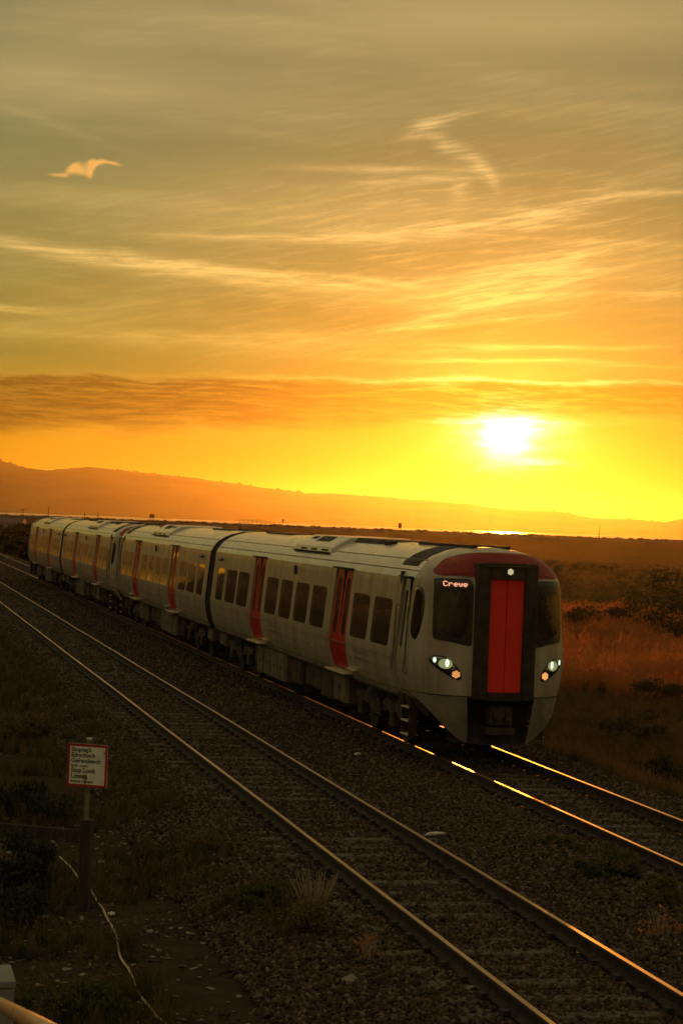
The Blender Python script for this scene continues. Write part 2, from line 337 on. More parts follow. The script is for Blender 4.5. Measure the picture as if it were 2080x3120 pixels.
# far hills, ridge line about 7.5 km away
RID = [(-60,.15),(-40,.2),(-25,.3),(-16,.8),(-12,1.4),(-9.42,1.38),(-8.71,1.21),(-8.12,1.16),(-6.99,1.31),(-5.86,1.23),(-4.18,1.12),(-2.73,.97),(-1.76,.89),(-1.03,.81),(-.25,.84),(1.02,.80),(2.59,.72),(3.68,.68),(4.4,.57),(6.08,.57),(6.8,.43),(7.98,.44),(8.81,.38),(9.37,.49),(12,.55),(18,.4),(30,.55),(45,.3),(60,.2)]
HA = np.concatenate([np.linspace(-60, -11, 120), np.linspace(-11, 11, 1100)[1:-1], np.linspace(11, 60, 120)])
ridge = np.interp(HA, [a for a, _ in RID], [e for _, e in RID])
V = []; NR = 14
for j in range(NR):
    tt = j/(NR-1); dist = 6600+2400*tt
    prof = math.sin(math.pi*min(1, tt/.62)/2)**1.1 if tt <= .62 else math.cos((tt-.62)/.38*math.pi/2)*.9
    trees = (fbm(HA*9, np.full_like(HA, 3.3), 5)-.5)*.10 + np.maximum(0, vn(HA*21, HA*0+9.1)-.55)*.13*(fbm(HA*1.3, HA*0+4.4) > .45)
    h = np.tan(np.radians(ridge + (trees if abs(tt-.62) < .05 else 0)))*(6600+2400*.62)*prof*(1+(.10*(fbm(HA*.7+j*.3, HA*0+j*.5)-.5) if tt < .5 else 0))
    aa = np.radians(HA)+YAW
    for a, hh in zip(aa, h): V.append((dist*math.sin(a), dist*math.cos(a), -4+(hh+4)*1.0 if j else -6))
nh = len(HA); F = [(j*nh+i, j*nh+i+1, (j+1)*nh+i+1, (j+1)*nh+i) for j in range(NR-1) for i in range(nh-1)]
tag(mesh('hills', V, F, mat('hillside', (.05, .055, .022), .95, var=.4, vscale=.004, spec=.1), smooth=True), 'long wooded hills across the water, hazy orange', kind='structure')

# haze
hz = bpy.data.materials.new('haze'); hz.use_nodes = True; t = hz.node_tree; t.nodes.clear()
pv = t.nodes.new('ShaderNodeVolumePrincipled'); pv.inputs['Color'].default_value = (1.0, .82, .42, 1); pv.inputs['Density'].default_value = 2.7e-5; pv.inputs['Anisotropy'].default_value = .87
ho = t.nodes.new('ShaderNodeOutputMaterial'); t.links.new(pv.outputs[0], ho.inputs['Volume'])
tag(MB().box(-13000, 13000, -13000, 13000, -8, 212).build('haze', hz), 'warm haze over the marsh and estuary', kind='stuff')

# ------------------------------------------------------------------ scatter helper (geometry nodes, for what nobody could count)
PROTO = {}
def proto_collection(name, makers):
    c = bpy.data.collections.new(name)
    for i, (v, fc, mm) in enumerate(makers):
        me = bpy.data.meshes.new(name); me.from_pydata(v, [], fc); me.materials.append(mm); me.update()
        c.objects.link(bpy.data.objects.new(name, me))
    return c
def scatter(name, pts, scales, coll, seed=1, tilt=.35, up=False, zs=None):
    """one object: a point cloud mesh whose points carry instances of the prototype collection"""
    me = bpy.data.meshes.new(name); me.from_pydata([tuple(map(float, p)) for p in pts], [], [])
    at = me.attributes.new('sc', 'FLOAT_VECTOR', 'POINT'); s3 = np.stack([scales, scales, scales if zs is None else zs], -1); at.data.foreach_set('vector', s3.ravel().astype(np.float32))
    n = len(pts); rz = rng.uniform(0, 2*math.pi, n); 
    rx = rng.normal(0, tilt, n) if up else rng.uniform(0, 6.28, n); ry = rng.normal(0, tilt, n) if up else rng.uniform(0, 6.28, n)
    ar = me.attributes.new('ro', 'FLOAT_VECTOR', 'POINT'); ar.data.foreach_set('vector', np.stack([rx, ry, rz], -1).ravel().astype(np.float32))
    o = bpy.data.objects.new(name, me); COL.objects.link(o)
    ng = bpy.data.node_groups.new(name, 'GeometryNodeTree')
    ng.interface.new_socket('Geometry', in_out='INPUT', socket_type='NodeSocketGeometry'); ng.interface.new_socket('Geometry', in_out='OUTPUT', socket_type='NodeSocketGeometry')
    N = ng.nodes; L = ng.links; gi = N.new('NodeGroupInput'); go = N.new('NodeGroupOutput')
    mp = N.new('GeometryNodeMeshToPoints'); ip = N.new('GeometryNodeInstanceOnPoints'); ci = N.new('GeometryNodeCollectionInfo')
    ci.inputs[0].default_value = coll; ci.inputs['Separate Children'].default_value = True; ci.inputs['Reset Children'].default_value = True
    ip.inputs['Pick Instance'].default_value = True
    rv = N.new('FunctionNodeRandomValue'); rv.data_type = 'INT'; rv.inputs[4].default_value = 0; rv.inputs[5].default_value = len(coll.objects)-1; rv.inputs['Seed'].default_value = seed
    a1 = N.new('GeometryNodeInputNamedAttribute'); a1.data_type = 'FLOAT_VECTOR'; a1.inputs[0].default_value = 'sc'
    a2 = N.new('GeometryNodeInputNamedAttribute'); a2.data_type = 'FLOAT_VECTOR'; a2.inputs[0].default_value = 'ro'
    L.new(gi.outputs[0], mp.inputs[0]); L.new(mp.outputs[0], ip.inputs['Points']); L.new(ci.outputs[0], ip.inputs['Instance']); L.new(rv.outputs[2], ip.inputs['Instance Index'])
    L.new(a2.outputs[0], ip.inputs['Rotation']); L.new(a1.outputs[0], ip.inputs['Scale']); L.new(ip.outputs[0], go.inputs[0])
    md = o.modifiers.new('scatter', 'NODES'); md.node_group = ng
    return o
def rock(seed, rough=.35):
    bm = bmesh.new(); bmesh.ops.create_icosphere(bm, subdivisions=1, radius=1); rr = random.Random(seed)
    for v in bm.verts: v.co *= 1+rr.uniform(-rough, rough)
    sx, sy, szz = rr.uniform(.8, 1.3), rr.uniform(.7, 1.1), rr.uniform(.5, .85)
    v = [(a.co.x*sx, a.co.y*sy, a.co.z*szz) for a in bm.verts]; fc = [[q.index for q in p.verts] for p in bm.faces]; bm.free(); return v, fc

# ------------------------------------------------------------------ the railway
M_rust = mat('rail_rust', (.026, .016, .010), .85, var=.5, vscale=9, bump=.002, bscale=60)
M_head = mat('rail_head', (.58, .38, .19), .42, metal=1., var=.25, vscale=1.2, stretch=(4, .4, 1))
M_conc = mat('sleeper_concrete', (.085, .072, .056), .95, var=.45, vscale=5, bump=.006, bscale=25)
M_dark = mat('dark_iron', (.03, .024, .02), .8, var=.4, vscale=6)
PR = [(-.07,-.159),(.07,-.159),(.07,-.148),(.022,-.128),(.010,-.118),(.010,-.050),(.034,-.036),(.036,-.010),(.026,-.001),(.012,.0),(-.012,.0),(-.026,-.001),(-.036,-.010),(-.034,-.036),(-.010,-.050),(-.010,-.118),(-.022,-.128),(-.07,-.148)]
def rail(parent, x):
    ys = np.concatenate([np.arange(-20, 200, 4.), np.arange(200, 700, 20.)]); V = []; F = []; mi = []; n = len(PR)
    for y in ys: 
        wob = .004*math.sin(y*.31+x)+.003*math.sin(y*.83+2*x)
        V += [(x+a+wob, y, b+.5*wob) for a, b in PR]
    for i in range(len(ys)-1):
        for k in range(n): F.append((i*n+k, i*n+(k+1) % n, (i+1)*n+(k+1) % n, (i+1)*n+k)); mi.append(1 if k in (8, 9, 10) else 0)
    return mesh('rail', V, F, None, parent, mats=[M_rust, M_head], midx=mi)
sl_me = None
def track(xl, xr, label):
    t = tag(empty('railway_track', ((xl+xr)/2, 0, 0)), label, 'track', 'the two railway tracks', kind='structure')
    c = (xl+xr)/2
    rail(t, xl-c); rail(t, xr-c)
    global sl_me
    clip = MB()
    for i in range(250):
        y = 8+i*.65
        if sl_me is None:
            o = MB().box(-1.25, 1.25, -.125, .125, -.36, -.185, .025).build('sleeper', M_conc, t); sl_me = o.data
        else:
            o = bpy.data.objects.new('sleeper', sl_me); COL.objects.link(o); o.parent = t
        o.location = (rnd.uniform(-.02, .02), y+rnd.uniform(-.02, .02), rnd.uniform(-.012, .006)); o.rotation_euler = (0, 0, rnd.uniform(-.008, .008))
        if y < 70:
            for xx in (xl-c, xr-c):
                for sg in (-1, 1): clip.box(xx+sg*.10-.035, xx+sg*.10+.035, y-.06, y+.06, -.17, -.125)
    tag(clip.build('fastenings', M_dark, t), kind='stuff')
    return t
track(XA, XB, 'empty nearer railway track with two shiny rails, running past the warning sign')
track(XC, XD, 'railway track that the train runs on')

# ballast: bed sheet + loose stones
bm_ = bpy.data.materials.new('ballast'); bm_.use_nodes = True; s = Nd(bm_.node_tree); b = bm_.node_tree.nodes['Principled BSDF']
tc = s.n('ShaderNodeTexCoord').outputs['Object']
vo = s.n('ShaderNodeTexVoronoi'); s.put(vo.inputs['Vector'], tc); vo.inputs['Scale'].default_value = 16
bw = s.n('ShaderNodeRGBToBW'); s.put(bw.inputs[0], vo.outputs['Color'])
s.put(b.inputs['Base Color'], s.mix(s.noise(tc, .5, 4), s.mix(bw.outputs[0], (.030, .022, .016), (.115, .085, .062)), s.mix(bw.outputs[0], (.022, .018, .014), (.075, .062, .05))))
b.inputs['Roughness'].default_value = .9; b.inputs['Specular IOR Level'].default_value = .2
bn = s.n('ShaderNodeBump'); bn.inputs['Distance'].default_value = .05; s.put(bn.inputs['Height'], s.m('SUBTRACT', 1., vo.outputs['Distance'])); bm_.node_tree.links.new(bn.outputs[0], b.inputs['Normal'])
bx = np.linspace(3.5, 13.3, 40); by = np.concatenate([np.arange(-10, 120, 1.), np.arange(120, 700, 12.)])
BX, BY = np.meshgrid(bx, by); BZ = gz(BX, BY)+.02+.03*(fbm(BX*1.5, BY*1.5)-.5)
BZ[:, 0] -= .12; BZ[:, -1] -= .25
F = [(i*40+j, i*40+j+1, (i+1)*40+j+1, (i+1)*40+j) for i in range(len(by)-1) for j in range(39)]
tag(mesh('ballast_bed', np.stack([BX, BY, BZ], -1).reshape(-1, 3), F, bm_, smooth=True), kind='structure')
sm = [mat('stone%d' % i, c, .9, var=.35, vscale=.8, spec=.2) for i, c in enumerate([(.092, .062, .040), (.058, .041, .029), (.125, .092, .064), (.045, .034, .025), (.17, .135, .10)])]
stones = proto_collection('ballast_stone', [(*rock(20+i), sm[[0, 1, 2, 3, 0, 1, 3, 1, 0, 4][i]]) for i in range(10)])
def zone(n, y0, y1, x0, x1, smin, smax, lift=.0, pw=1.6):
    y = y0+(y1-y0)*rng.uniform(0, 1, n)**pw; x = rng.uniform(x0, x1, n)
    for c0 in (XA, XB, XC, XD): x = np.where(np.abs(x-c0) < .085, x+rng.choice([-1, 1], n)*.17, x)
    sc_ = rng.uniform(smin, smax, n); z = gz(x, y)+.03+.03*(fbm(x*1.5, y*1.5)-.5)+rng.uniform(-.02, .02, n)*1+lift
    return np.stack([x, y, z], -1), sc_
parts = [zone(36000, 90, 185, 3.8, 13.2, .04, .07, .0, 1.1), zone(150000, 14, 48, 3.6, 13.2, .018, .038, .0, 1.25), zone(50000, 44, 95, 4.2, 13.2, .026, .05, .0, 1.3)]
pts = np.concatenate([p for p, _ in parts]); scl = np.concatenate([q for _, q in parts])
tag(scatter('ballast_stones', pts, scl, stones), 'loose brown ballast stones between and beside the rails', kind='stuff')
n = 16000; y = 14+36*rng.uniform(0, 1, n)**1.3; x = rng.uniform(-1, 3.9, n)
keep = fbm(x*.9+4, y*.9) > .42; x, y = x[keep], y[keep]
tag(scatter('verge_gravel', np.stack([x, y, gz(x, y)+.005], -1), rng.uniform(.010, .034, len(x)), stones, seed=4), 'scattered gravel on the dark verge by the sign', kind='stuff')

# ------------------------------------------------------------------ the train
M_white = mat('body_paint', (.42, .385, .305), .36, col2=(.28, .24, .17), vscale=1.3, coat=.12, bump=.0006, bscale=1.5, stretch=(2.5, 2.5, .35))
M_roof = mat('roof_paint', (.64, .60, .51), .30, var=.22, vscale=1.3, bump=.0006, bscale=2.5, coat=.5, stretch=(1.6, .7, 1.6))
M_red = mat('red_paint', (.46, .014, .008), .45, var=.15, vscale=2, coat=.05, spec=.3)
M_redd = mat('end_door_red', (.80, .030, .012), .5, var=.1, vscale=2, spec=.3); M_redb = mat('brow_red', (.24, .016, .010), .5, var=.2, vscale=2, spec=.3)
M_black = mat('black_gloss', (.016, .013, .011), .28, var=.2, vscale=3)
M_matt = mat('matt_black', (.022, .017, .014), .75, var=.4, vscale=5)
M_under = mat('underframe_grime', (.050, .034, .022), .85, var=.55, vscale=4, bump=.003, bscale=12)
M_box = mat('equipment_grey', (.15, .12, .085), .8, var=.45, vscale=2.5)
M_seat = mat('seat_fabric', (.035, .022, .02), .9)
M_grab = mat('grab_pole', (.65, .32, .06), .3, metal=.6)
M_inner = mat('interior_lining', (.16, .14, .11), .7)
M_step = mat('step_edge', (.62, .52, .34), .5, var=.3, vscale=6)
M_glass = glass('window_glass', (.62, .57, .48), .0012); M_gcab = glass('cab_glass', (.42, .38, .32))
M_lens = mat('lamp_lens', (.30, .34, .20), .08, metal=.7); E_bowl = emit('lit_reflector', (.66, .68, .30), .36)
E_white = emit('lit_white_lamp', (.82, 1.0, .80), 1.1); E_orange = emit('lit_marker_led', (1.0, .46, .13), 1.5); E_top = emit('lit_top_led', (.95, .86, .45), .9)
E_dest = emit('destination_led', (1.0, .42, .24), 1.3)
M_grey = mat('lettering_grey', (.20, .18, .15), .6)
PF = [(1.00,1.20),(1.10,1.265),(1.25,1.32),(1.45,1.366),(1.62,1.388),(1.78,1.390),(2.00,1.372),(2.30,1.345),(2.70,1.306),(3.00,1.278),(3.10,1.264),(3.16,1.238),(3.26,1.175),(3.38,1.075),(3.50,.90),(3.60,.67),(3.665,.40),(3.692,.0)]
pz = [a for a, _ in PF]; pw = [b for _, b in PF]
hw = lambda z: float(np.interp(z, pz, pw))
LEN, HALF, ND = 23.2, 11.6, 1.3
rk = lambda z: float(np.interp(z, [0, 3.05, 3.25, 3.45, 3.58, 3.65, 3.692], [0, 0, .05, .15, .30, .52, .95]))
PP = 2.6
def nose_s(x, z):
    h = hw(z); u_ = min(1., abs(x)/h) if h > 1e-4 else 0.; r0 = rk(z); return r0+(ND-r0)*(1-(1-u_**PP)**(1/PP))
def nose_p(x, z, off=0.):
    e = 1e-3; s0 = nose_s(x, z); a = (nose_s(x+e, z)-nose_s(x-e, z))/(2*e); c = (nose_s(x, z+e)-nose_s(x, z-e))/(2*e)
    nn = Vector((max(-9, min(9, a)), -1, c)).normalized(); return Vector((x, s0-HALF, z))+nn*off
def nose_side(sg, s_, z, off=0.):                # by distance from the nose instead of by width
    r0 = rk(z); k = max(0., min(1., (s_-r0)/(ND-r0))); u_ = (1-(1-k)**PP)**(1/PP); x = hw(z)*u_
    return nose_p(sg*x*.99999, z, 0)+Vector((sg*.95, -.3, 0)).normalized()*off
def blob_patch(outline, fn, off, rings=6, skirt=.03, cx=None):
    n = len(outline); c = cx or (sum(p[0] for p in outline)/n, sum(p[1] for p in outline)/n); V = []; F = []
    for j in range(rings):
        k = 1-j/rings
        for a, b in outline: V.append(fn(c[0]+(a-c[0])*k, c[1]+(b-c[1])*k, off))
    V.append(fn(c[0], c[1], off)); ci = len(V)-1
    for j in range(rings-1):
        for i in range(n): F.append((j*n+i, j*n+(i+1) % n, (j+1)*n+(i+1) % n, (j+1)*n+i))
    for i in range(n): F.append(((rings-1)*n+i, (rings-1)*n+(i+1) % n, ci))
    k = len(V)
    for a, b in outline: V.append(fn(a, b, off-skirt))
    for i in range(n): F.append((i, k+i, k+(i+1) % n, (i+1) % n))
    return V, F
def dens(o, n=8, r=0.):
    """densify an outline, rounding corners with Chaikin steps"""
    for _ in range(2):
        q = []
        for i in range(len(o)):
            a, b = o[i], o[(i+1) % len(o)]; q += [(a[0]*.8+b[0]*.2, a[1]*.8+b[1]*.2), (a[0]*.2+b[0]*.8, a[1]*.2+b[1]*.8)]
        o = q
    q = []
    for i in range(len(o)):
        a, b = o[i], o[(i+1) % len(o)]; d = math.hypot(b[0]-a[0], b[1]-a[1]); k = max(1, int(d/.12))
        q += [(a[0]+(b[0]-a[0])*j/k, a[1]+(b[1]-a[1])*j/k) for j in range(k)]
    return q
def rrect(s0, s1, z0, z1, r_, k=4):
    o = []
    for cx, cz, a0 in ((s1-r_, z0+r_, -90), (s1-r_, z1-r_, 0), (s0+r_, z1-r_, 90), (s0+r_, z0+r_, 180)):
        for i in range(k+1): t = rad(a0+90*i/k); o.append((cx+r_*math.cos(t), cz+r_*math.sin(t)))
    return o
def side(sg, s_, z, off=0.): return Vector((sg*(hw(z)+off), s_-HALF, z))
def ring_panel(sg, outer, inner, off, depth=.04):
    """panel between a rectangle (s0,s1,z0,z1) and a rounded hole, following the body side, with edges turned in"""
    s0, s1, z0, z1 = outer; inn = rrect(*inner); n = len(inn); c = ((s0+s1)/2, (z0+z1)/2); out = []
    for (a, b) in inn:                                             # project the hole's points radially on the rectangle
        dx_, dz_ = a-c[0], b-c[1]; k = min((s1-s0)/2/abs(dx_) if abs(dx_) > 1e-6 else 1e9, (z1-z0)/2/abs(dz_) if abs(dz_) > 1e-6 else 1e9); out.append((c[0]+dx_*k, c[1]+dz_*k))
    pts = []
    for i in range(n):                                             # add the true corners
        pts.append((out[i], inn[i]))
    V = []; F = []; NS = 4
    corners = [(s1, z0), (s1, z1), (s0, z1), (s0, z0)]
    for j in range(NS+1):
        k = j/NS
        for o_, i_ in pts: a = o_[0]+(i_[0]-o_[0])*k; b = o_[1]+(i_[1]-o_[1])*k; V.append(side(sg, a, b, off))
    for j in range(NS):
        for i in range(n): F.append((j*n+i, j*n+(i+1) % n, (j+1)*n+(i+1) % n, (j+1)*n+i))
    for cs, cz in corners:
        for i in range(n):
            a, b = out[i], out[(i+1) % n]
            if (abs(a[0]-cs) < 1e-4 and abs(b[1]-cz) < 1e-4) or (abs(b[0]-cs) < 1e-4 and abs(a[1]-cz) < 1e-4):
                if max(abs(a[0]-cs), abs(a[1]-cz), abs(b[0]-cs), abs(b[1]-cz)) < max(s1-s0, z1-z0)*.6:
                    V.append(side(sg, cs, cz, off)); F.append((i, len(V)-1, (i+1) % n))
    k0 = len(V)
    for i_ in inn: V.append(side(sg, i_[0], i_[1], off-depth))
    for i in range(n): F.append((NS*n+i, NS*n+(i+1) % n, k0+(i+1) % n, k0+i))
    return V, F
def pane(sg, rect, off0, r_=.08, lean=.030, skew=0.):
    def side(g, a, b, off): return Vector((g*(hw(b)+off0-lean*(b-rect[2])/(rect[3]-rect[2])+skew*(a-rect[0])), a-HALF, b))
    off = 0
    o = rrect(rect[0], rect[1], rect[2], rect[3], r_); c = ((rect[0]+rect[1])/2, (rect[2]+rect[3])/2); V = [side(sg, a, b, off) for a, b in o]; n = len(V)
    V += [side(sg, c[0]+(a-c[0])*.5, c[1]+(b-c[1])*.5, off) for a, b in o]; V.append(side(sg, *c, off))
    F = [(i, (i+1) % n, n+(i+1) % n, n+i) for i in range(n)]+[(n+i, n+(i+1) % n, 2*n) for i in range(n)]
    return V, F
def textmesh(name, txt, size, m, parent, fn, bold=.0):
    cu = bpy.data.curves.new(name, 'FONT'); cu.body = txt; cu.size = size; cu.resolution_u = 2; cu.offset = bold; cu.fill_mode = 'FRONT'
    ob = bpy.data.objects.new(name, cu); COL.objects.link(ob); bpy.context.view_layer.update()
    me = bpy.data.meshes.new_from_object(ob.evaluated_get(bpy.context.evaluated_depsgraph_get())); bpy.data.objects.remove(ob); bpy.data.curves.remove(cu)
    for v in me.vertices: v.co = fn(v.co.x, v.co.y)
    me.materials.clear(); me.materials.append(m); o = bpy.data.objects.new(name, me); COL.objects.link(o); o.parent = parent; o['kind'] = 'stuff'; return o

WIN = [(2.60, 4.03), (4.32, 5.74), (8.15, 9.59), (9.93, 11.37), (11.68, 13.09), (13.38, 14.85), (17.20, 18.78), (19.00, 20.56), (20.92, 22.10)]
DOORS = [(6.00, 7.52), (15.20, 16.68)]
ZW0, ZW1, ZD0, ZD1 = 1.80, 2.69, 1.10, 3.10
CABD = (1.36, 2.10)
def make_car():
    car = empty('train_car')
    # body sides with real openings
    zl = [1.0, ZD0, 1.25, 1.45, 1.7, ZW0, 2.0, 2.3, 2.5, ZW1, 2.85, 3.0, ZD1]
    holes = [(a, b, ZW0, ZW1) for a, b in WIN]+[(a, b, ZD0, ZD1) for a, b in DOORS]+[(*CABD, ZD0, ZD1)]
    sb = sorted({ND, 22.75, *[h[0] for h in holes], *[h[1] for h in holes]})
    V = []; F = []
    for sg in (-1, 1):
        k = len(V)
        for s_ in sb:
            for z in zl: V.append(side(sg, s_, z))
        nz = len(zl)
        for i in range(len(sb)-1):
            for j in range(nz-1):
                cs, cz = (sb[i]+sb[i+1])/2, (zl[j]+zl[j+1])/2
                if any(h[0] < cs < h[1] and h[2] < cz < h[3] for h in holes): continue
                F.append((k+i*nz+j, k+i*nz+j+1, k+(i+1)*nz+j+1, k+(i+1)*nz+j))
        for (a, b, z0, z1) in holes:                               # reveals
            zz = [z for z in zl if z0 <= z <= z1]
            loop = [(a, z) for z in zz]+[(b, z) for z in reversed(zz)]; k2 = len(V); n = len(loop)
            V += [side(sg, *p) for p in loop]+[side(sg, *p, -.07) for p in loop]
            F += [(k2+i, k2+(i+1) % n, k2+n+(i+1) % n, k2+n+i) for i in range(n)]
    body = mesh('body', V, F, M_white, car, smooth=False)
    for sg in (-1, 1):
        for s_ in (2.36, 7.86, 13.235, 16.98, 20.74):
            V = []; zz = [1.02, 1.1, 1.25, 1.45, 1.62, 1.78, 2.0, 2.3, 2.7, 3.0, 3.09]
            for z in zz: V += [side(sg, s_-.006, z, .002), side(sg, s_+.006, z, .002), side(sg, s_-.006, z, -.01), side(sg, s_+.006, z, -.01)]
            F = []
            for i in range(len(zz)-1): k = i*4; F += [(k, k+1, k+5, k+4), (k, k+4, k+6, k+2), (k+1, k+3, k+7, k+5)]
            mesh('panel_seam', V, F, M_matt, car)
        MB().box(min(sg*1.37, sg*1.3895), max(sg*1.37, sg*1.3895), 2.3-HALF, 22.7-HALF, 1.635, 1.645).build('waist_seam', M_grey, car)
    # roof with a gutter lip and seams
    zr = [3.10, 3.13, 3.16, 3.21, 3.26, 3.32, 3.38, 3.44, 3.50, 3.55, 3.60, 3.635, 3.665, 3.682, 3.692]; prof = [(-hw(z), z) for z in zr]+[(hw(z), z) for z in reversed(zr[:-1])]
    ss = [ND, 2.4]+list(np.linspace(3.5, 21.5, 9))+[22.75]; V = []; F = []; n = len(prof)
    for s_ in ss: V += [(a, s_-HALF, z) for a, z in prof]
    for i in range(len(ss)-1): F += [(i*n+k, i*n+k+1, (i+1)*n+k+1, (i+1)*n+k) for k in range(n-1)]
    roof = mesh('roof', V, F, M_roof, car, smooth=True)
    for sg in (-1, 1):
        for zz in (3.235, 3.42):
            x0 = hw(zz); mbx = MB()
            mbx.box(min(sg*(x0-.004), sg*(x0+.012)), max(sg*(x0-.004), sg*(x0+.012)), ND-HALF, 22.7-HALF, zz-.005, zz+.012); mbx.build('roof_seam', M_roof, roof)
    # nose shell
    zn = list(np.linspace(1.15, 3.0, 18))+list(np.linspace(3.05, 3.62, 16))+[3.64, 3.655, 3.67, 3.682, 3.692]; un = [math.sin(t) for t in np.linspace(-math.pi/2, math.pi/2, 49)]
    V = [nose_p(a*hw(z), z) if abs(a) < .9999 else Vector((a*hw(z), ND-HALF, z)) for z in zn for a in un]; n = len(un)
    F = [(j*n+i, j*n+i+1, (j+1)*n+i+1, (j+1)*n+i) for j in range(len(zn)-1) for i in range(n-1)]
    mesh('cab_front', V, F, M_white, car, smooth=True)
    # red panel over the windscreens
    red = dens([(1.17, 3.19), (.92, 3.46), (.62, 3.565), (.3, 3.60), (-.3, 3.60), (-.62, 3.565), (-.92, 3.46), (-1.17, 3.19), (-.6, 3.19), (.6, 3.19)])
    mesh('red_brow', *blob_patch(red, nose_p, .014, 14, .03, (0, 3.36)), M_redb, car, smooth=False)
    for sg in (-1, 1):
        ws = dens([(sg*.55, 3.15), (sg*.85, 3.15), (sg*1.11, 3.14), (sg*1.125, 3.10), (sg*1.14, 2.6), (sg*1.15, 2.16), (sg*1.12, 2.09), (sg*.90, 2.07), (sg*.58, 2.00), (sg*.55, 2.04), (sg*.55, 2.6)])
        o = mesh('windscreen', *blob_patch(ws, nose_p, .008, 7, .03), M_black, car, smooth=False)
        mb = MB(); mb.tube([nose_p(sg*.62, 2.08, .03), nose_p(sg*.82, 2.11, .035), nose_p(sg*1.02, 2.28, .03)], .011, 6); mb.build('wiper', M_matt, o)
        inn = dens([(sg*.61, 2.93), (sg*1.05, 2.92), (sg*1.09, 2.3), (sg*1.04, 2.17), (sg*.64, 2.12)])
        mesh('glass', *blob_patch(inn, nose_p, .011, 5, .01), mat('screen_glass', (.028, .022, .018), .06, var=.3, vscale=4), o, smooth=False)
        # cab side window
        cw = dens([(1.15, 2.93), (1.08, 2.99), (.90, 2.99), (.76, 2.90), (.69, 2.7), (.69, 2.45), (.74, 2.2), (.86, 2.04), (1.00, 2.08), (1.14, 2.18), (1.16, 2.3), (1.16, 2.8)])
        mesh('cab_side_window', *blob_patch(cw, lambda a, b, off: nose_side(sg, a, b, off), .006, 6, .02), mat('cab_side_glass', (.05, .035, .02), .05, metal=.55, var=.3), car, smooth=True)
        # headlight cluster
        hl = dens([(sg*1.20, 1.755), (sg*1.13, 1.84), (sg*.98, 1.82), (sg*.84, 1.72), (sg*.705, 1.565), (sg*.705, 1.43), (sg*.80, 1.43), (sg*1.0, 1.55), (sg*1.15, 1.67)])
        h_ = mesh('headlight', *blob_patch(hl, nose_p, .010, 4, .03), M_black, car, smooth=True)
        ln = dens([(sg*1.17, 1.755), (sg*1.12, 1.805), (sg*.98, 1.79), (sg*.86, 1.70), (sg*.79, 1.62), (sg*.87, 1.58), (sg*1.03, 1.61), (sg*1.14, 1.69)])
        mesh('lens', *blob_patch(ln, nose_p, .018, 4, .01), M_lens, h_, smooth=True)
        def lamp(name, x, z, a, b, mm, tl=0., off=.024):
            o_ = [(x+a*math.cos(t)*math.cos(tl)-b*math.sin(t)*math.sin(tl), z+a*math.cos(t)*math.sin(tl)+b*math.sin(t)*math.cos(tl)) for t in np.linspace(0, 2*math.pi, 14, endpoint=False)]
            return mesh(name, *blob_patch(o_, nose_p, off, 2, .008), mm, h_)
        lamp('main_lamp', sg*.925, 1.705, .030, .070, E_white); lamp('day_lamp', sg*1.105, 1.745, .022, .045, E_white)
        lamp('reflector_bowl', sg*.95, 1.69, .105, .085, E_bowl, 0, .020)
        led = MB()
        for a in range(-3, 4):
            for b_ in range(-3, 4):
                ox, oz = (a+.5*(b_ & 1))*.022, b_*.019
                if math.hypot(ox, oz) < .062:
                    p = nose_p(sg*.785+ox, 1.52+oz, .022); q_ = [(p.x+.0085*math.cos(t), p.y, p.z+.0085*math.sin(t)) for t in np.linspace(0, 2*math.pi, 6, endpoint=False)]; led.add(q_+[(p.x, p.y-.004, p.z)], [(i, (i+1) % 6, 6) for i in range(6)])
        led.build('marker_leds', E_orange, h_)
        lamp('marker_bowl', sg*.785, 1.52, .072, .072, mat('amber_bowl', (.35, .12, .03), .25, metal=.5), 0, .016)
        # swept skirt below the chin line
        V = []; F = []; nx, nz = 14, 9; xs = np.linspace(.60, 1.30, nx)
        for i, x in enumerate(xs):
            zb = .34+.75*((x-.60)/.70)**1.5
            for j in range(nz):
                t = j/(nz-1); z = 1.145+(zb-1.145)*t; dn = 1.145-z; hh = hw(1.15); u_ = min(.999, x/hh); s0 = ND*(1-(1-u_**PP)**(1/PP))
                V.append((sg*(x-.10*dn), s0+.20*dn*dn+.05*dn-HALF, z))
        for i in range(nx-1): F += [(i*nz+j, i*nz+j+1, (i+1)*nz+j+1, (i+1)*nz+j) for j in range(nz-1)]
        mesh('front_skirt', V, F, mat('skirt_dirt_shade', (.28, .245, .19), .45, var=.45, vscale=2.5), car, smooth=True)  # darker than the body: dirt plus downward-facing shade put into the colour
        # cheek fairing behind the skirt
        V = [(sg*1.25, 1.0-HALF, 1.15), (sg*1.255, 2.3-HALF, 1.15), (sg*1.18, 2.2-HALF, .88), (sg*1.12, 1.3-HALF, .80), (sg*1.02, .85-HALF, .70), (sg*1.15, .7-HALF, 1.0)]
        mesh('cheek_fairing', V, [(0, 1, 2, 3), (0, 3, 4, 5)], M_under, car)
    mb = MB(); pts_ = [nose_p(x, 1.15, .004) for x in np.linspace(-1.26, 1.26, 40)]; mb.tube(pts_, .009, 6); mb.build('chin_seam', M_matt, car)
    # end door (gangway) with a recessed red door
    mb = MB(); y0, y1 = -.14-HALF, .35-HALF
    mb.box(-.53, -.30, y0, y1, 1.10, 3.44, .02); mb.box(.30, .53, y0, y1, 1.10, 3.44, .02); mb.box(-.30, .30, y0, y1, 3.17, 3.44, .0); mb.box(-.30, .30, y0, y1, 1.10, 1.235)
    gw = mb.build('end_gangway', M_matt, car)
    MB().box(-.30, .30, y1-.02, y1+.05, 1.235, 3.17).build('gangway_backing', M_matt, gw)
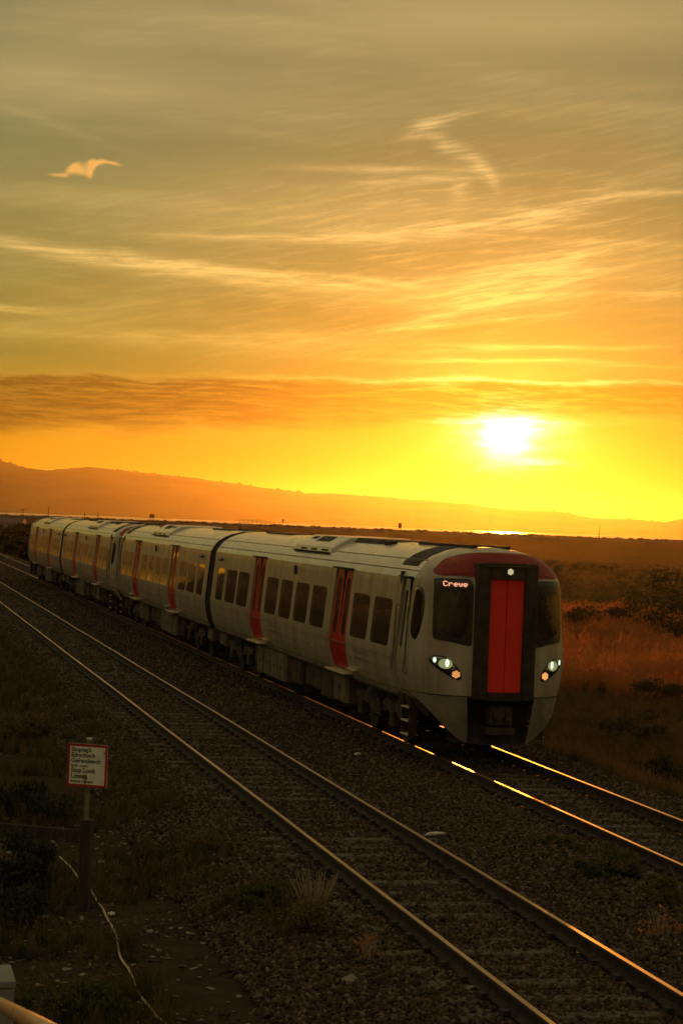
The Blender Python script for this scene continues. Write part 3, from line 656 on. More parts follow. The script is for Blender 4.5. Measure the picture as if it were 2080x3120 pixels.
    for a, b_ in ((-.298, -.0045), (.0045, .298)): MB().box(a, b_, y0+.055, y0+.10, 1.238, 3.167, .006).build('gangway_door', M_redd, gw)
    MB().box(-.40, .40, y0-.03, y0, 3.36, 3.40, .008).build('gangway_hood', M_black, gw)
    tl = MB(); tl.cyl((0.02, y0-.012, 3.30), (0, 1, 0), .062, .03, 18); tb = tl.build('top_lamp', M_black, gw)
    led = MB()
    for a in range(-3, 4):
        for b_ in range(-3, 4):
            ox, oz = (a+.5*(b_ & 1))*.018, b_*.0156
            if math.hypot(ox, oz) < .05: led.cyl((.02+ox, y0-.03, 3.30+oz), (0, 1, 0), .0072, .008, 6)
    led.build('top_leds', E_top, gw)
    # destination display
    d_ = mesh('destination_display', *blob_patch(dens([(-1.02, 3.115), (-.62, 3.12), (-.62, 3.0), (-1.02, 3.0)]), nose_p, .012, 3, .008), mat('display_glass', (.05, .03, .025), .2), car)
    GLY = {'C': ['01110','10001','10000','10000','10000','10001','01110'], 'r': ['00000','00000','10110','11001','10000','10000','10000'], 'e': ['00000','00000','01110','10001','11111','10000','01110'], 'w': ['00000','00000','10001','10101','10101','10101','01010']}
    mb = MB(); pit = .0122; x = -1.0
    for ch in 'Crewe':
        for rr_, row in enumerate(GLY[ch]):
            for cc, bit in enumerate(row):
                if bit == '1':
                    p = nose_p(x+cc*pit, 3.092-rr_*pit, .019); hfs = pit*.52; q = [nose_p(x+cc*pit+a*hfs, 3.092-rr_*pit+b_*hfs, .018) for a, b_ in ((-1, -1), (1, -1), (1, 1), (-1, 1))]; mb.add(q, [(0, 1, 2, 3)])
        x += pit*6
    mb.build('destination_lettering', E_dest, d_)
    MB().box(-.86, -.72, nose_s(.79, 3.42)-HALF-.035, nose_s(.79, 3.42)-HALF+.05, 3.37, 3.44).build('unit_number_plate', mat('plate_grey', (.30, .14, .08), .5), car)
    # under the nose: coupler, deflector, dark recess
    mb = MB(); mb.box(-.62, .62, .45-HALF, .55-HALF, .45, 1.12); mb.build('coupler_recess', M_matt, car)
    V = []; F = []; xs = np.linspace(-.78, .78, 13)
    for x in xs: V += [(x, .25+.35*abs(x)**1.6-HALF, .30+.05*abs(x)), (x*.97, .33+.35*abs(x)**1.6-HALF, .62), (x*.97, .45+.35*abs(x)**1.6-HALF, .62), (x, .37+.35*abs(x)**1.6-HALF, .30+.05*abs(x))]
    for i in range(12): F += [(i*4+k, i*4+(k+1) % 4, i*4+4+(k+1) % 4, i*4+4+k) for k in range(4)]
    mesh('obstacle_deflector', V, F, M_matt, car)
    mb = MB(); mb.box(-.20, .20, -.02-HALF, .5-HALF, .66, 1.0, .03); mb.cyl((-.06, -.05-HALF, .86), (0, 1, 0), .095, .10, 16); mb.box(.05, .17, -.07-HALF, 0-HALF, .74, .94, .01); mb.box(-.24, .24, -.02-HALF, .25-HALF, .50, .63, .015); mb.build('coupler', M_under, car)
    # windows
    for sg in (-1, 1):
        for (a, b_) in WIN:
            wf = mesh('window', *ring_panel(sg, (a, b_, ZW0, ZW1), (a+.015, b_-.015, ZW0+.015, ZW1-.015, .10), -.002, .06), M_white, car)
            mesh('pane', *pane(sg, (a+.01, b_-.01, ZW0+.01, ZW1-.01), -.004, .10, rnd.uniform(-.003, .006), rnd.uniform(-.003, .001)), M_glass, wf, smooth=True)
        for (a, b_) in DOORS:
            mid = (a+b_)/2
            for (c, d) in ((a+.012, mid-.006), (mid+.006, b_-.012)):
                cm = (c+d)/2
                dl = mesh('door', *ring_panel(sg, (c, d, ZD0+.012, ZD1-.004), (cm-.19, cm+.19, 1.78, 2.93, .16), -.022, .06), M_red, car)
                mesh('door_pane', *pane(sg, (cm-.195, cm+.195, 1.775, 2.935), -.026, .16, .004, rnd.uniform(-.003, .003)), M_glass, dl, smooth=True)
                o = MB().box(min(sg*1.385, sg*1.352), max(sg*1.385, sg*1.352), (d if c < mid-.3 else c)-.03-HALF, (d if c < mid-.3 else c)+.03-HALF, 2.05, 2.12); 
            st = MB().box(min(sg*1.20, sg*1.43), max(sg*1.20, sg*1.43), a-.12-HALF, b_+.12-HALF, 1.035, 1.068, .006); st.build('door_step', M_step, car)
            MB().box(min(sg*1.27, sg*1.345), max(sg*1.27, sg*1.345), a-.05-HALF, b_+.05-HALF, 3.105, 3.135, .006).build('drip_rail', M_matt, car)
            MB().box(min(sg*1.30, sg*1.385), max(sg*1.30, sg*1.385), a-.78-HALF, a-.10-HALF, 1.16, 1.185, .004).build('lower_lip', M_step, car)
        c, d = CABD
        cd = mesh('cab_door', *ring_panel(sg, (c+.018, d-.018, ZD0+.018, ZD1-.018), ((c+d)/2-.10, (c+d)/2+.10, 1.86, 2.88, .05), -.006, .03), M_white, car)
        mesh('cab_door_pane', *pane(sg, ((c+d)/2-.11, (c+d)/2+.11, 1.85, 2.89), -.03, .05), mat('dark_pane', (.014, .011, .01), .1), cd)
        MB().box(min(sg*1.27, sg*1.345), max(sg*1.27, sg*1.345), c-.03-HALF, d+.03-HALF, 3.105, 3.13, .005).build('drip_rail', M_matt, car)
        for s_ in (c-.05, d+.05): MB().tube([side(sg, s_, 1.45, .0), side(sg, s_, 1.45, .045), side(sg, s_, 2.6, .045), side(sg, s_, 2.6, 0)], .012, 6).build('cab_grab_rail', M_box, car)
        # cab steps
        for s_ in (1.45, 1.95): MB().box(min(sg*1.10, sg*1.24), max(sg*1.10, sg*1.24), s_-.02-HALF, s_+.02-HALF, .28, 1.0).build('step_frame', M_under, car)
        for z in (.32, .56, .80): MB().box(min(sg*1.06, sg*1.27), max(sg*1.06, sg*1.27), 1.47-HALF, 1.93-HALF, z, z+.022, .004).build('cab_step', M_step, car)
        # small fittings on the side
        v_, f_ = sph((sg*1.335, 21.55-HALF, 2.92), .075, .09, .055); mesh('camera_pod', v_, f_, M_grey, car, smooth=True)
        MB().box(min(sg*1.30, sg*1.335), max(sg*1.30, sg*1.335), 11.48-HALF, 11.62-HALF, 2.84, 3.04).build('door_indicator', M_matt, car)
        MB().box(min(sg*1.31, sg*1.375), max(sg*1.31, sg*1.375), 9.2-HALF, 9.32-HALF, 1.38, 1.41).build('label_plate', M_step, car)
        MB().box(min(sg*1.31, sg*1.375), max(sg*1.31, sg*1.375), 17.3-HALF, 17.42-HALF, 1.38, 1.41).build('label_plate', M_step, car)
        MB().box(min(sg*1.10, sg*1.19), max(sg*1.10, sg*1.19), 2.1-HALF, 22.6-HALF, .93, 1.06).build('solebar', M_under, car)
        MB().box(min(sg*1.15, sg*1.235), max(sg*1.15, sg*1.235), 2.35-HALF, 22.7-HALF, .985, 1.03).build('body_edge', M_box, car)
        for (txt, s_, z, size) in (('TRAFNIDIAETH CYMRU', 5.25, 1.52, .105), ('TRANSPORT FOR WALES', 5.25, 1.40, .105), ('TRAFNIDIAETH CYMRU', 14.0, 1.52, .105), ('TRANSPORT FOR WALES', 14.0, 1.40, .105)):
            if sg < 0: textmesh('lettering', txt, size, M_grey, car, lambda tx, ty: side(-1, s_-tx, z+ty, .004))
            else: textmesh('lettering', txt, size, M_grey, car, lambda tx, ty: side(1, s_-1.5+tx, z+ty, .004))
    # roof fittings
    def roof_patch(name, s0, s1, z0, off, m_, z1=3.69, both=True):
        zz = [z for z in np.linspace(z0, z1, 12)]; pr = [(-hw(z)-off*.7, z+off) for z in zz]+[(hw(z)+off*.7, z+off) for z in reversed(zz)]; n = len(pr)
        V = [(a, s_-HALF, z) for s_ in (s0, s1) for a, z in pr]+[(a*.98, s_-HALF, z-.05) for s_ in (s0, s1) for a, z in pr]
        F = [(k, k+1, n+k+1, n+k) for k in range(n-1)]+[(k, k+1, 2*n+k+1, 2*n+k) for k in range(n-1)]+[(n+k, n+k+1, 3*n+k+1, 3*n+k) for k in range(n-1)]+[(0, n, 3*n, 2*n), (n-1, 2*n-1, 4*n-1, 3*n-1)]
        return mesh(name, V, F, m_, car)
    roof_patch('dark_roof_panel', 1.62, 2.72, 3.31, .010, M_matt)
    V = []; F = []                                                 # air conditioner hood: sloped sides, flat top
    pr = [(-1.10, 3.385), (-1.06, 3.50), (-.66, 3.735), (.66, 3.735), (1.06, 3.50), (1.10, 3.385)]
    for s_, k in ((9.0, 0.), (9.14, .03), (12.7, .03), (12.84, 0.)): V += [(a, s_-HALF, z+k-.03) for a, z in pr]
    for i in range(3): F += [(i*6+k, i*6+k+1, i*6+7+k, i*6+6+k) for k in range(5)]
    F += [(0, 1, 2, 3, 4, 5), (18, 19, 20, 21, 22, 23)]
    ac = mesh('air_conditioner', V, F, M_roof, car)
    for sg in (-1, 1):
        n_ = Vector((-.235*-1, 0, .40)).normalized()
        def acp(t, s_, off): return (sg*(1.06-.40*t+off*.5), s_-HALF, 3.50+.235*t+off*.85)
        for (t0, t1, a, b_) in ((.45, .92, 10.1, 10.40), (.45, .92, 10.46, 10.76), (.45, .92, 10.82, 11.12), (.45, .92, 11.18, 11.48), (.62, .85, 11.75, 12.3)):
            V = [acp(t, s_, .006) for t, s_ in ((t0, a), (t0, b_), (t1, b_), (t1, a))]+[acp(t, s_, -.03) for t, s_ in ((t0, a), (t0, b_), (t1, b_), (t1, a))]
            mesh('grille', V, [(0, 1, 2, 3), (0, 1, 5, 4), (1, 2, 6, 5), (2, 3, 7, 6), (3, 0, 4, 7)], M_matt, ac)
        MB().box(min(sg*1.06, sg*1.14), max(sg*1.06, sg*1.14), 9.05-HALF, 12.8-HALF, 3.37, 3.395).build('intake_lip', M_matt, ac)
        for s_ in (9.6, 10.7, 11.8): MB().box(min(sg*1.05, sg*1.092), max(sg*1.05, sg*1.092), s_-.3-HALF, s_+.3-HALF, 3.40, 3.45).build('intake', M_matt, ac)
    V = []; F = []; pr = [(-.62, 3.58), (-.50, 3.725), (.50, 3.725), (.62, 3.58)]
    for s_, k in ((6.35, -.08), (6.7, 0), (9.0, 0)): V += [(a, s_-HALF, z+k) for a, z in pr]
    for i in range(2): F += [(i*4+k, i*4+k+1, i*4+5+k, i*4+4+k) for k in range(3)]
    F.append((0, 1, 2, 3)); mesh('exhaust_hood', V, F, M_matt, car)
    for s_ in (6.05,): MB().box(-.62, -.42, s_-.16-HALF, s_+.16-HALF, 3.55, 3.70, .02).build('aerial_base', M_under, car)
    for s_ in (2.95, 20.6, 21.4): 
        mb = MB(); mb.box(-.12, .12, s_-.2-HALF, s_+.2-HALF, 3.67, 3.735, .015); mb.build('aerial_pod', M_matt, car)
    for xx in (-.30, .30): MB().box(xx-.05, xx+.05, .95-HALF, 4.6-HALF, 3.66, 3.725, .01).build('roof_rail', M_matt, car)
    MB().box(-.35, .35, 17.2-HALF, 20.2-HALF, 3.64, 3.715, .02).build('roof_duct', M_matt, car)
    # inner end, gangway bellows
    pr = [(-hw(z)*.985, z-.01) for z in pz]+[(hw(z)*.985, z-.01) for z in reversed(pz[:-1])]; n = len(pr)
    mesh('end_wall', [(a, 22.745-HALF, z) for a, z in pr], [tuple(range(n))], M_matt, car)
    V = []; F = []; st = [(22.70, .90), (22.78, .985), (22.86, .93), (22.93, .99), (23.0, .93), (23.08, .985), (23.16, .93), (23.2, .95)]
    for s_, k in st: V += [(a*k, s_-HALF, 2.2+(z-2.2)*k) for a, z in pr]
    for i in range(len(st)-1): F += [(i*n+k, i*n+(k+1) % n, (i+1)*n+(k+1) % n, (i+1)*n+k) for k in range(n)]
    mesh('gangway_bellows', V, F, mat('rubber', (.02, .017, .015), .7), car)
    # interior
    MB().box(-1.22, 1.22, 1.9-HALF, 22.7-HALF, 1.08, 1.16).build('floor', M_seat, car)
    MB().box(-1.28, 1.28, 2.15-HALF, 2.25-HALF, 1.16, 3.2).build('cab_bulkhead', M_seat, car)
    MB().box(-1.0, 1.0, 2.4-HALF, 22.6-HALF, 3.08, 3.14).build('ceiling', M_inner, car)
    seat0 = None
    for a, b_ in ((2.5, 5.9), (8.0, 15.0), (17.0, 22.3)):
        k = int((b_-a)/.88)
        for i in range(k):
            for sg in (-1, 1):
                if seat0 is None:
                    mb = MB(); mb.box(-.44, .44, -.02, .45, .34, .46, .03); mb.box(-.44, -.01, .40, .52, .42, 1.17, .04); mb.box(.01, .44, .40, .52, .42, 1.17, .04); mb.box(-.40, .40, .1, .4, .0, .34); o = mb.build('seat', M_seat, car); seat0 = o
                    g_ = MB(); g_.tube([(-.40, .48, 1.10), (-.40, .50, 1.22), (-.18, .50, 1.22), (-.18, .48, 1.10)], .014, 6); g_.build('seat_grab', M_grab, o)
                else:
                    o = seat0.copy(); COL.objects.link(o); o.parent = car; ch = seat0.children[0].copy(); COL.objects.link(ch); ch.parent = o
                o.location = (sg*.80, a+.2+i*.88-HALF, 1.16); o.rotation_euler = (0, 0, math.pi if (i % 4 == 3) else 0)
    for a, b_ in DOORS:
        for x in (-.85, .85):
            for s_ in (a-.15, b_+.15): MB().tube([(x, s_-HALF, 1.16), (x, s_-HALF, 3.08)], .018, 6).build('grab_pole', M_grab, car)
    M_scr = mat('draught_screen', (.55, .40, .20), .5, trans=.7)
    for a, b_ in DOORS:
        for sg in (-1, 1):
            for s_ in (a-.22, b_+.22): MB().box(min(sg*.48, sg*1.24), max(sg*.48, sg*1.24), s_-.012-HALF, s_+.012-HALF, 1.45, 2.35).build('draught_screen', M_scr, car)
    # underframe equipment
    for (a, b_, z0, z1, xo, mm) in ((6.6, 7.9, .38, .96, 1.16, M_box), (8.0, 9.2, .34, .96, 1.14, M_under), (9.35, 11.1, .42, .96, 1.08, M_under), (11.25, 12.5, .36, .96, 1.12, M_under), (12.75, 16.3, .30, .95, 1.21, M_box), (16.4, 17.2, .45, .96, 1.1, M_under), (21.7, 22.6, .55, .96, 1.1, M_box), (2.2, 2.75, .5, .95, 1.12, M_under)):
        o = MB().box(-xo, xo, a-HALF, b_-HALF, z0, z1, .03).build('equipment_case', mm, car)
        for sg in (-1, 1):
            k = max(1, int((b_-a)/.8))
            for i in range(k):
                c0 = a+(b_-a)*(i+.1)/k; c1 = a+(b_-a)*(i+.9)/k
                MB().box(min(sg*xo, sg*(xo+.014)), max(sg*xo, sg*(xo+.014)), c0-HALF, c1-HALF, z0+.07, z1-.07, .005).build('case_cover', mm, o)
                MB().box(min(sg*(xo+.01), sg*(xo+.03)), max(sg*(xo+.01), sg*(xo+.03)), (c0+c1)/2-.05-HALF, (c0+c1)/2+.05-HALF, z0+.3, z0+.34).build('latch', M_matt, o)
    for bc in (4.45, 19.4):
        bg_ = MB().box(-.95, .95, bc-.35-HALF, bc+.35-HALF, .55, .90, .04).build('bogie', M_under, car)
        for sg in (-1, 1):
            V = []; F = []; prf = [(-1.75, .62, .74), (-1.3, .58, .76), (-.7, .56, .80), (-.35, .42, .66), (.35, .42, .66), (.7, .56, .80), (1.3, .58, .76), (1.75, .62, .74)]
            for y_, z0, z1 in prf: V += [(sg*.94, bc+y_-HALF, z0), (sg*1.08, bc+y_-HALF, z0), (sg*1.08, bc+y_-HALF, z1), (sg*.94, bc+y_-HALF, z1)]
            for i in range(len(prf)-1): F += [(i*4+k, i*4+(k+1) % 4, i*4+4+(k+1) % 4, i*4+4+k) for k in range(4)]
            F += [(0, 1, 2, 3), (31, 30, 29, 28)]
            mesh('side_frame', V, F, M_under, bg_)
            MB().cyl((sg*1.02, bc-HALF, .80), (0, 0, 1), .26, .22, 16).build('air_spring', M_matt, bg_)
            mb = MB(); mb.tube([(sg*1.12, bc-.55-HALF, .5), (sg*1.12, bc+.15-HALF, .98)], .045, 8); mb.build('damper', M_matt, bg_)
            for ya in (-1.25, 1.25):
                wv = MB(); wv.cyl((sg*.755, bc+ya-HALF, .42), (1, 0, 0), .42, .12, 28); wv.cyl((sg*.69, bc+ya-HALF, .42), (1, 0, 0), .45, .03, 28); wv.build('wheel', M_dark, bg_)
                MB().box(min(sg*.95, sg*1.12), max(sg*.95, sg*1.12), bc+ya-.16-HALF, bc+ya+.16-HALF, .30, .60, .03).build('axle_box', M_under, bg_)
        for ya in (-1.25, 1.25): MB().cyl((0, bc+ya-HALF, .42), (1, 0, 0), .09, 1.5, 12).build('axle', M_dark, bg_)
    return car
def copy_tree(o, parent=None):
    c = o.copy(); COL.objects.link(c); c.parent = parent
    for ch in list(o.children): copy_tree(ch, c)
    return c
XT = (XC+XD)/2; Y0 = 33.8
car1 = make_car()
car2, car3, car4 = copy_tree(car1), copy_tree(car1), copy_tree(car1)
for c, k, rz, lab in ((car1, 0, 0, 'leading white train carriage with red end door and CREWE destination display, headlights lit'), (car2, 1, math.pi, 'second white train carriage, joined to the leading one by a black gangway'),
                      (car3, 2, 0, 'third train carriage, its cab nose coupled to the second carriage'), (car4, 3, math.pi, 'rearmost train carriage, farthest away at the left, windows glinting orange')):
    c.location = (XT, Y0+HALF+k*(LEN+.05), 0); c.rotation_euler = (0, 0, rz); tag(c, lab, 'train carriage', 'carriages of the train')

# ------------------------------------------------------------------ plants
M_dry = mat('dry_grass', (.40, .20, .07), .8, col2=(.20, .105, .036), vscale=.6, trans=.55, spec=.2)
M_rus = mat('russet_grass', (.55, .19, .07), .8, col2=(.30, .12, .04), vscale=.5, trans=.6, spec=.2)
M_grn = mat('green_grass', (.060, .062, .018), .8, col2=(.035, .040, .012), vscale=.7, trans=.35, spec=.2)
M_leaf = mat('leaf', (.075, .078, .022), .7, col2=(.028, .036, .010), vscale=5, trans=.3, spec=.3)
M_leafd = mat('leaf_dark', (.034, .036, .014), .75, col2=(.02, .022, .008), vscale=4, trans=.25, spec=.2)
M_twig = mat('twig', (.36, .27, .16), .9, var=.4, vscale=8)
M_stem = mat('stem', (.05, .035, .02), .9)
def tuft(seed, n, h, spread, wd, seed_heads=0, droop=.45):
    rr = random.Random(seed); V = []; F = []
    for i in range(n):
        a = rr.uniform(0, 6.283); r0 = rr.uniform(0, spread*.4); hh = h*rr.uniform(.5, 1.1); ln = rr.uniform(.05, droop)*hh; b0 = (r0*math.cos(a), r0*math.sin(a)); da = a+rr.uniform(-.6, .6)
        px, py = -math.sin(da)*wd/2, math.cos(da)*wd/2; k = len(V)
        for t, ww in ((0, 1), (.4, .9), (.75, .6)):
            cx, cy, cz = b0[0]+math.cos(da)*ln*t*t, b0[1]+math.sin(da)*ln*t*t, hh*t*(1-.12*t); V += [(cx-px*ww, cy-py*ww, cz), (cx+px*ww, cy+py*ww, cz)]
        V.append((b0[0]+math.cos(da)*ln, b0[1]+math.sin(da)*ln, hh*.88)); F += [(k, k+1, k+3, k+2), (k+2, k+3, k+5, k+4), (k+4, k+5, k+6)]
        if i < seed_heads:
            tx, ty, tz = V[-1]
            for q in range(6):
                c = Vector((tx, ty, tz-.10*h*q/6)); d = Vector((rr.uniform(-1, 1), rr.uniform(-1, 1), rr.uniform(.2, 1))).normalized()*.06*h; k = len(V); V += [tuple(c), tuple(c+d+Vector((.012, 0, 0))), tuple(c+d*1.3-Vector((.012, 0, 0)))]; F.append((k, k+1, k+2))
    return V, F
tall = proto_collection('tall_grass', [(*tuft(1, 26, .8, .3, .014, 8), M_dry), (*tuft(2, 26, .9, .3, .014, 10), M_rus), (*tuft(3, 30, .65, .35, .014), M_dry), (*tuft(4, 30, .5, .4, .016), M_grn), (*tuft(5, 24, .75, .3, .013, 12), M_rus)])
M_dryl = mat('dull_grass', (.15, .105, .048), .85, col2=(.08, .064, .028), vscale=.7, trans=.25, spec=.1)
low = proto_collection('low_grass', [(*tuft(11, 22, .22, .2, .008), M_grn), (*tuft(12, 18, .26, .2, .007), M_dryl), (*tuft(13, 20, .16, .22, .008), M_grn), (*tuft(14, 14, .3, .15, .006, 3), M_dryl)])
dull = proto_collection('dull_grass', [(*tuft(21, 26, .7, .3, .013, 6), M_dryl), (*tuft(22, 28, .55, .35, .014), M_grn), (*tuft(23, 26, .6, .3, .013, 3), M_dryl), (*tuft(24, 26, .75, .3, .012, 8), M_dryl), (*tuft(25, 30, .45, .4, .014), M_grn)])
def field_pts(n, y0, y1, pw, mask, flat=False):
    y = y0+(y1-y0)*rng.uniform(0, 1, n)**pw; lo = np.maximum(13.0+.4*rng.normal(0, 1, n), .27*y-2); hi = .47*y+4; x = lo+(hi-lo)*rng.uniform(0, 1, n); k = (x > 12.75) & (hi > lo) & mask(x, y); return x[k], y[k]
x, y = field_pts(15000, 16, 62, 1.0, lambda x, y: fbm(x*.35, y*.35) > .34)
o = scatter('shoulder_grass', np.stack([x, y, gz(x, y)-.02], -1), rng.uniform(.45, .95, len(x)), dull, 5, .14, True, rng.uniform(.35, .85, len(x))); tag(o, 'dark rough grass beside the track under the train nose', kind='stuff')
x, y = field_pts(17000, 58, 106, .9, lambda x, y: fbm(x*.30+7, y*.30) > .46)
o = scatter('russet_grass', np.stack([x, y, gz(x, y)-.02], -1), rng.uniform(.9, 1.5, len(x)), tall, 6, .12, True, rng.uniform(.8, 1.5, len(x))); tag(o, 'tall reddish dry grass lit from behind, right of the train', kind='stuff')
x, y = field_pts(15000, 104, 330, .8, lambda x, y: fbm(x*.06+2, y*.06) > .42)
o = scatter('marsh_grass', np.stack([x, y, gz(x, y)-.02], -1), rng.uniform(1.0, 2.0, len(x)), dull, 7, .12, True, rng.uniform(.35, .8, len(x))); tag(o, 'low marsh grass over the flat land behind the train', kind='stuff')
n = 13000; y = 15+45*rng.uniform(0, 1, n)**1.2; x = rng.uniform(-.5, 4.6, n); k = (fbm(x*.7+1, y*.7+8) > .47+.04*(x > 3.4)) & ~((x > 2.85) & (x < 4.2) & (y < 22.3)); x, y = x[k], y[k]
o = scatter('verge_grass', np.stack([x, y, gz(x, y)-.01], -1), rng.uniform(.5, 1.2, len(x)), low, 8, .2, True, rng.uniform(.4, 1.5, len(x))); tag(o, 'thin weedy grass on the verge round the warning sign', kind='stuff')

n = 5000; y = 44+96*rng.uniform(0, 1, n); x = rng.uniform(-1, 4.3, n)+.02*(y-44); x = np.minimum(x, 4.3)
o = scatter('far_verge_grass', np.stack([x, y, gz(x, y)-.01], -1), rng.uniform(.9, 1.9, n), low, 18, .2, True, rng.uniform(.6, 1.7, n)); tag(o, 'brown weedy grass on the far left verge along the empty track', kind='stuff')
def bush(name, loc, rx, ry, h, nl, leaf, m_, label, cat='bush', group=None, stems=9, twigs=0):
    t = empty(name, (loc[0], loc[1], G(*loc)-.02)); rr = random.Random(hash((round(loc[0]*10), round(loc[1]*10))) & 0xffff)
    cl = [(rr.uniform(-1, 1), rr.uniform(-1, 1), rr.uniform(.15, 1.)) for _ in range(16)]; cl = [(a*rx*.75, b*ry*.75, c*h*(1-.45*(a*a+b*b)/2), rr.uniform(.22, .42)) for a, b, c in cl]
    V = []; F = []
    for i in range(nl):
        cx, cy, cz, cr = rr.choice(cl); d = Vector((rr.gauss(0, 1), rr.gauss(0, 1), rr.gauss(0, 1))).normalized()*rr.uniform(.35, 1.0)
        p = Vector((cx+d.x*cr*rx, cy+d.y*cr*ry, max(.02, cz+d.z*cr*h*.6)))
        a = Vector((rr.gauss(0, 1), rr.gauss(0, 1), rr.gauss(.3, 1))).normalized(); b = a.orthogonal().normalized()*leaf*.28; L_ = leaf*rr.uniform(.6, 1.3); k = len(V)
        V += [tuple(p), tuple(p+a*L_*.5+b), tuple(p+a*L_), tuple(p+a*L_*.5-b)]; F += [(k, k+1, k+2, k+3)]
    mesh('foliage', V, F, m_, t)
    mb = MB()
    for i in range(stems):
        c = rr.choice(cl); mb.tube([(c[0]*.15, c[1]*.15, 0), (c[0]*.6, c[1]*.6, c[2]*.6), (c[0], c[1], c[2])], [.012*h+.004, .008*h+.003, .003], 5)
    tag(mb.build('stems', M_stem, t), kind='stuff')
    if twigs:
        mb = MB(); tr_ = .007 if twigs > 50 else .0042
        for i in range(twigs):
            a = rr.uniform(0, 6.28); l = h*rr.uniform(.7, 1.5 if twigs > 50 else 1.15); q = rr.uniform(.1, .5); mb.tube([(.05*math.cos(a), .05*math.sin(a), 0), (q*.5*l*math.cos(a), q*.5*l*math.sin(a), l*.55), (q*l*math.cos(a), q*l*math.sin(a), l)], [tr_, tr_*.75, tr_*.45], 4)
        tag(mb.build('dry_stalks', M_twig, t), kind='stuff')
    return tag(t, label, cat, group)
gW = 'weed clumps growing in the ballast'
bush('weed_clump', (8.80, 23.8), .48, .42, .42, 3600, .045, M_leaf, 'largest green weed clump, growing in the ballast between the two tracks', 'weed', gW, 9, 10)
bush('weed_clump', (9.12, 21.8), .50, .42, .45, 3200, .045, M_leaf, 'green weed clump between the tracks, cut by the right edge of the picture', 'weed', gW, 9, 14)
bush('weed_clump', (9.0, 25.95), .28, .25, .20, 700, .05, M_leaf, 'small low weed clump between the tracks, behind the largest one', 'weed', gW, 5)
bush('weed_clump', (4.40, 22.4), .42, .40, .30, 1500, .05, M_leaf, 'low green weed clump at the ballast edge, just left of the dry stalks', 'weed', gW, 6, 6)
bush('weed_clump', (4.28, 26.2), .32, .5, .32, 900, .05, M_dryl, 'thin brown weed clump at the ballast edge, right of the sign', 'weed', gW, 6, 16)
bush('dry_stalk_clump', (4.60, 20.9), .34, .34, .46, 420, .05, M_dryl, 'pale fan of dry stalks beside the nearest rail', 'dry weed', 'clumps of dry stalks', 4, 90)
bush('dry_stalk_clump', (8.15, 20.3), .25, .25, .35, 120, .05, M_dry, 'sparse dry stalks between the tracks below the right weed clump', 'dry weed', 'clumps of dry stalks', 3, 16)
bush('dry_stalk_clump', (4.85, 19.5), .15, .15, .3, 60, .05, M_dry, 'few thin dry stalks close to the nearest rail at the bottom', 'dry weed', 'clumps of dry stalks', 2, 8)
gB = 'dark shrubs on the left verge'
bush('dark_shrub', (1.75, 24.9), .60, .8, .75, 3800, .07, M_leafd, 'dark leafy shrub left of the sign post', 'shrub', gB, 10, 10)
bush('dark_shrub', (1.50, 22.6), .55, .7, .50, 2600, .07, M_leafd, 'low dark shrub at the left edge, below the sign post', 'shrub', gB, 8, 8)
bush('dark_shrub', (1.95, 18.6), .55, .45, .25, 1600, .06, M_leaf, 'low green weeds near the bottom left corner, left of the pale cable', 'shrub', gB, 6, 6)
bush('dark_shrub', (2.35, 30.3), .7, .8, .55, 2400, .07, M_leafd, 'dark shrub behind the timber edging at the left edge', 'shrub', gB, 8, 10)
bush('dark_shrub', (3.0, 42.0), .8, 1.2, .5, 2400, .08, M_dryl, 'brown bushy growth left of the nearest rail, well behind the sign', 'shrub', gB, 8, 20)
gF = 'shrubs on the marsh'
for (xx, yy, rx_, h_, lab) in ((35.6, 87, 3.0, 2.5, 'big dark shrub right of the train at the right edge'), (38.9, 95, 3.2, 2.8, 'dark shrub behind the big shrub at the right edge'), (32.6, 90.5, 2.0, 1.4, 'lower dark shrub left of the big shrub, behind the red grass'),
                               (15.2, 37.5, .8, .7, 'small dark green shrub on the shoulder, right of the train nose'), (17.6, 45.5, 1.0, .8, 'low shrub in the rough grass, midway between the nose and the red grass'), (14.0, 31.5, .55, .45, 'smallest low shrub beside the far rail at the right'), (22.5, 56.5, 1.2, .9, 'dark shrub at the near edge of the red grass'), (15.6, 205, 3.2, 2.2, 'dark shrub beyond the rear of the train, nearest the track'), (18.8, 262, 4.5, 2.6, 'dark shrub mass at the left edge beyond the train'), (24.0, 330, 6.0, 2.8, 'farthest dark shrub mass at the left edge, below the sea wall'), (17.0, 235, 3.0, 1.8, 'low dark shrub between the two beyond the train')):
    bush('marsh_shrub', (xx, yy), rx_, rx_*.8, h_, 3600, (.07 if yy < 60 else .16) if yy < 150 else .4, M_leafd, lab, 'shrub', gF, 12)

# ------------------------------------------------------------------ warning sign
M_post = mat('post_steel', (.22, .19, .15), .6, metal=.3, var=.4, vscale=6)
M_wood = mat('old_timber', (.045, .032, .022), .95, var=.5, vscale=4, bump=.004, bscale=20, stretch=(6, 6, .6))
M_sred = mat('sign_red', (.40, .016, .014), .5, var=.25, vscale=9); M_ink = mat('sign_ink', (.018, .016, .014), .6); M_rustp = mat('rust_stain', (.20, .085, .02), .9, var=.5, vscale=20)
ms = mat('sign_white', (.78, .80, .70), .5, col2=(.62, .64, .54), vscale=7)
sg_ = tag(empty('warning_sign', (2.51, 23.76, G(2.51, 23.76)), rad(-28)), 'white warning sign with red border on a post: stop, look, listen, in Welsh and English', 'sign')
gzS = sg_.location.z; zc = 1.13-gzS
MB().tube([(0, .03, -.1), (0, .03, zc+.30)], .028, 12).build('pole', M_post, sg_)
MB().box(-.065, .065, .0, .12, -.1, 1.05-0*gzS, .012).build('timber_stake', M_wood, sg_)
MB().box(-.245, .245, -.004, .004, zc-.245, zc+.245).build('board', ms, sg_)
mb = MB(); bd = .028
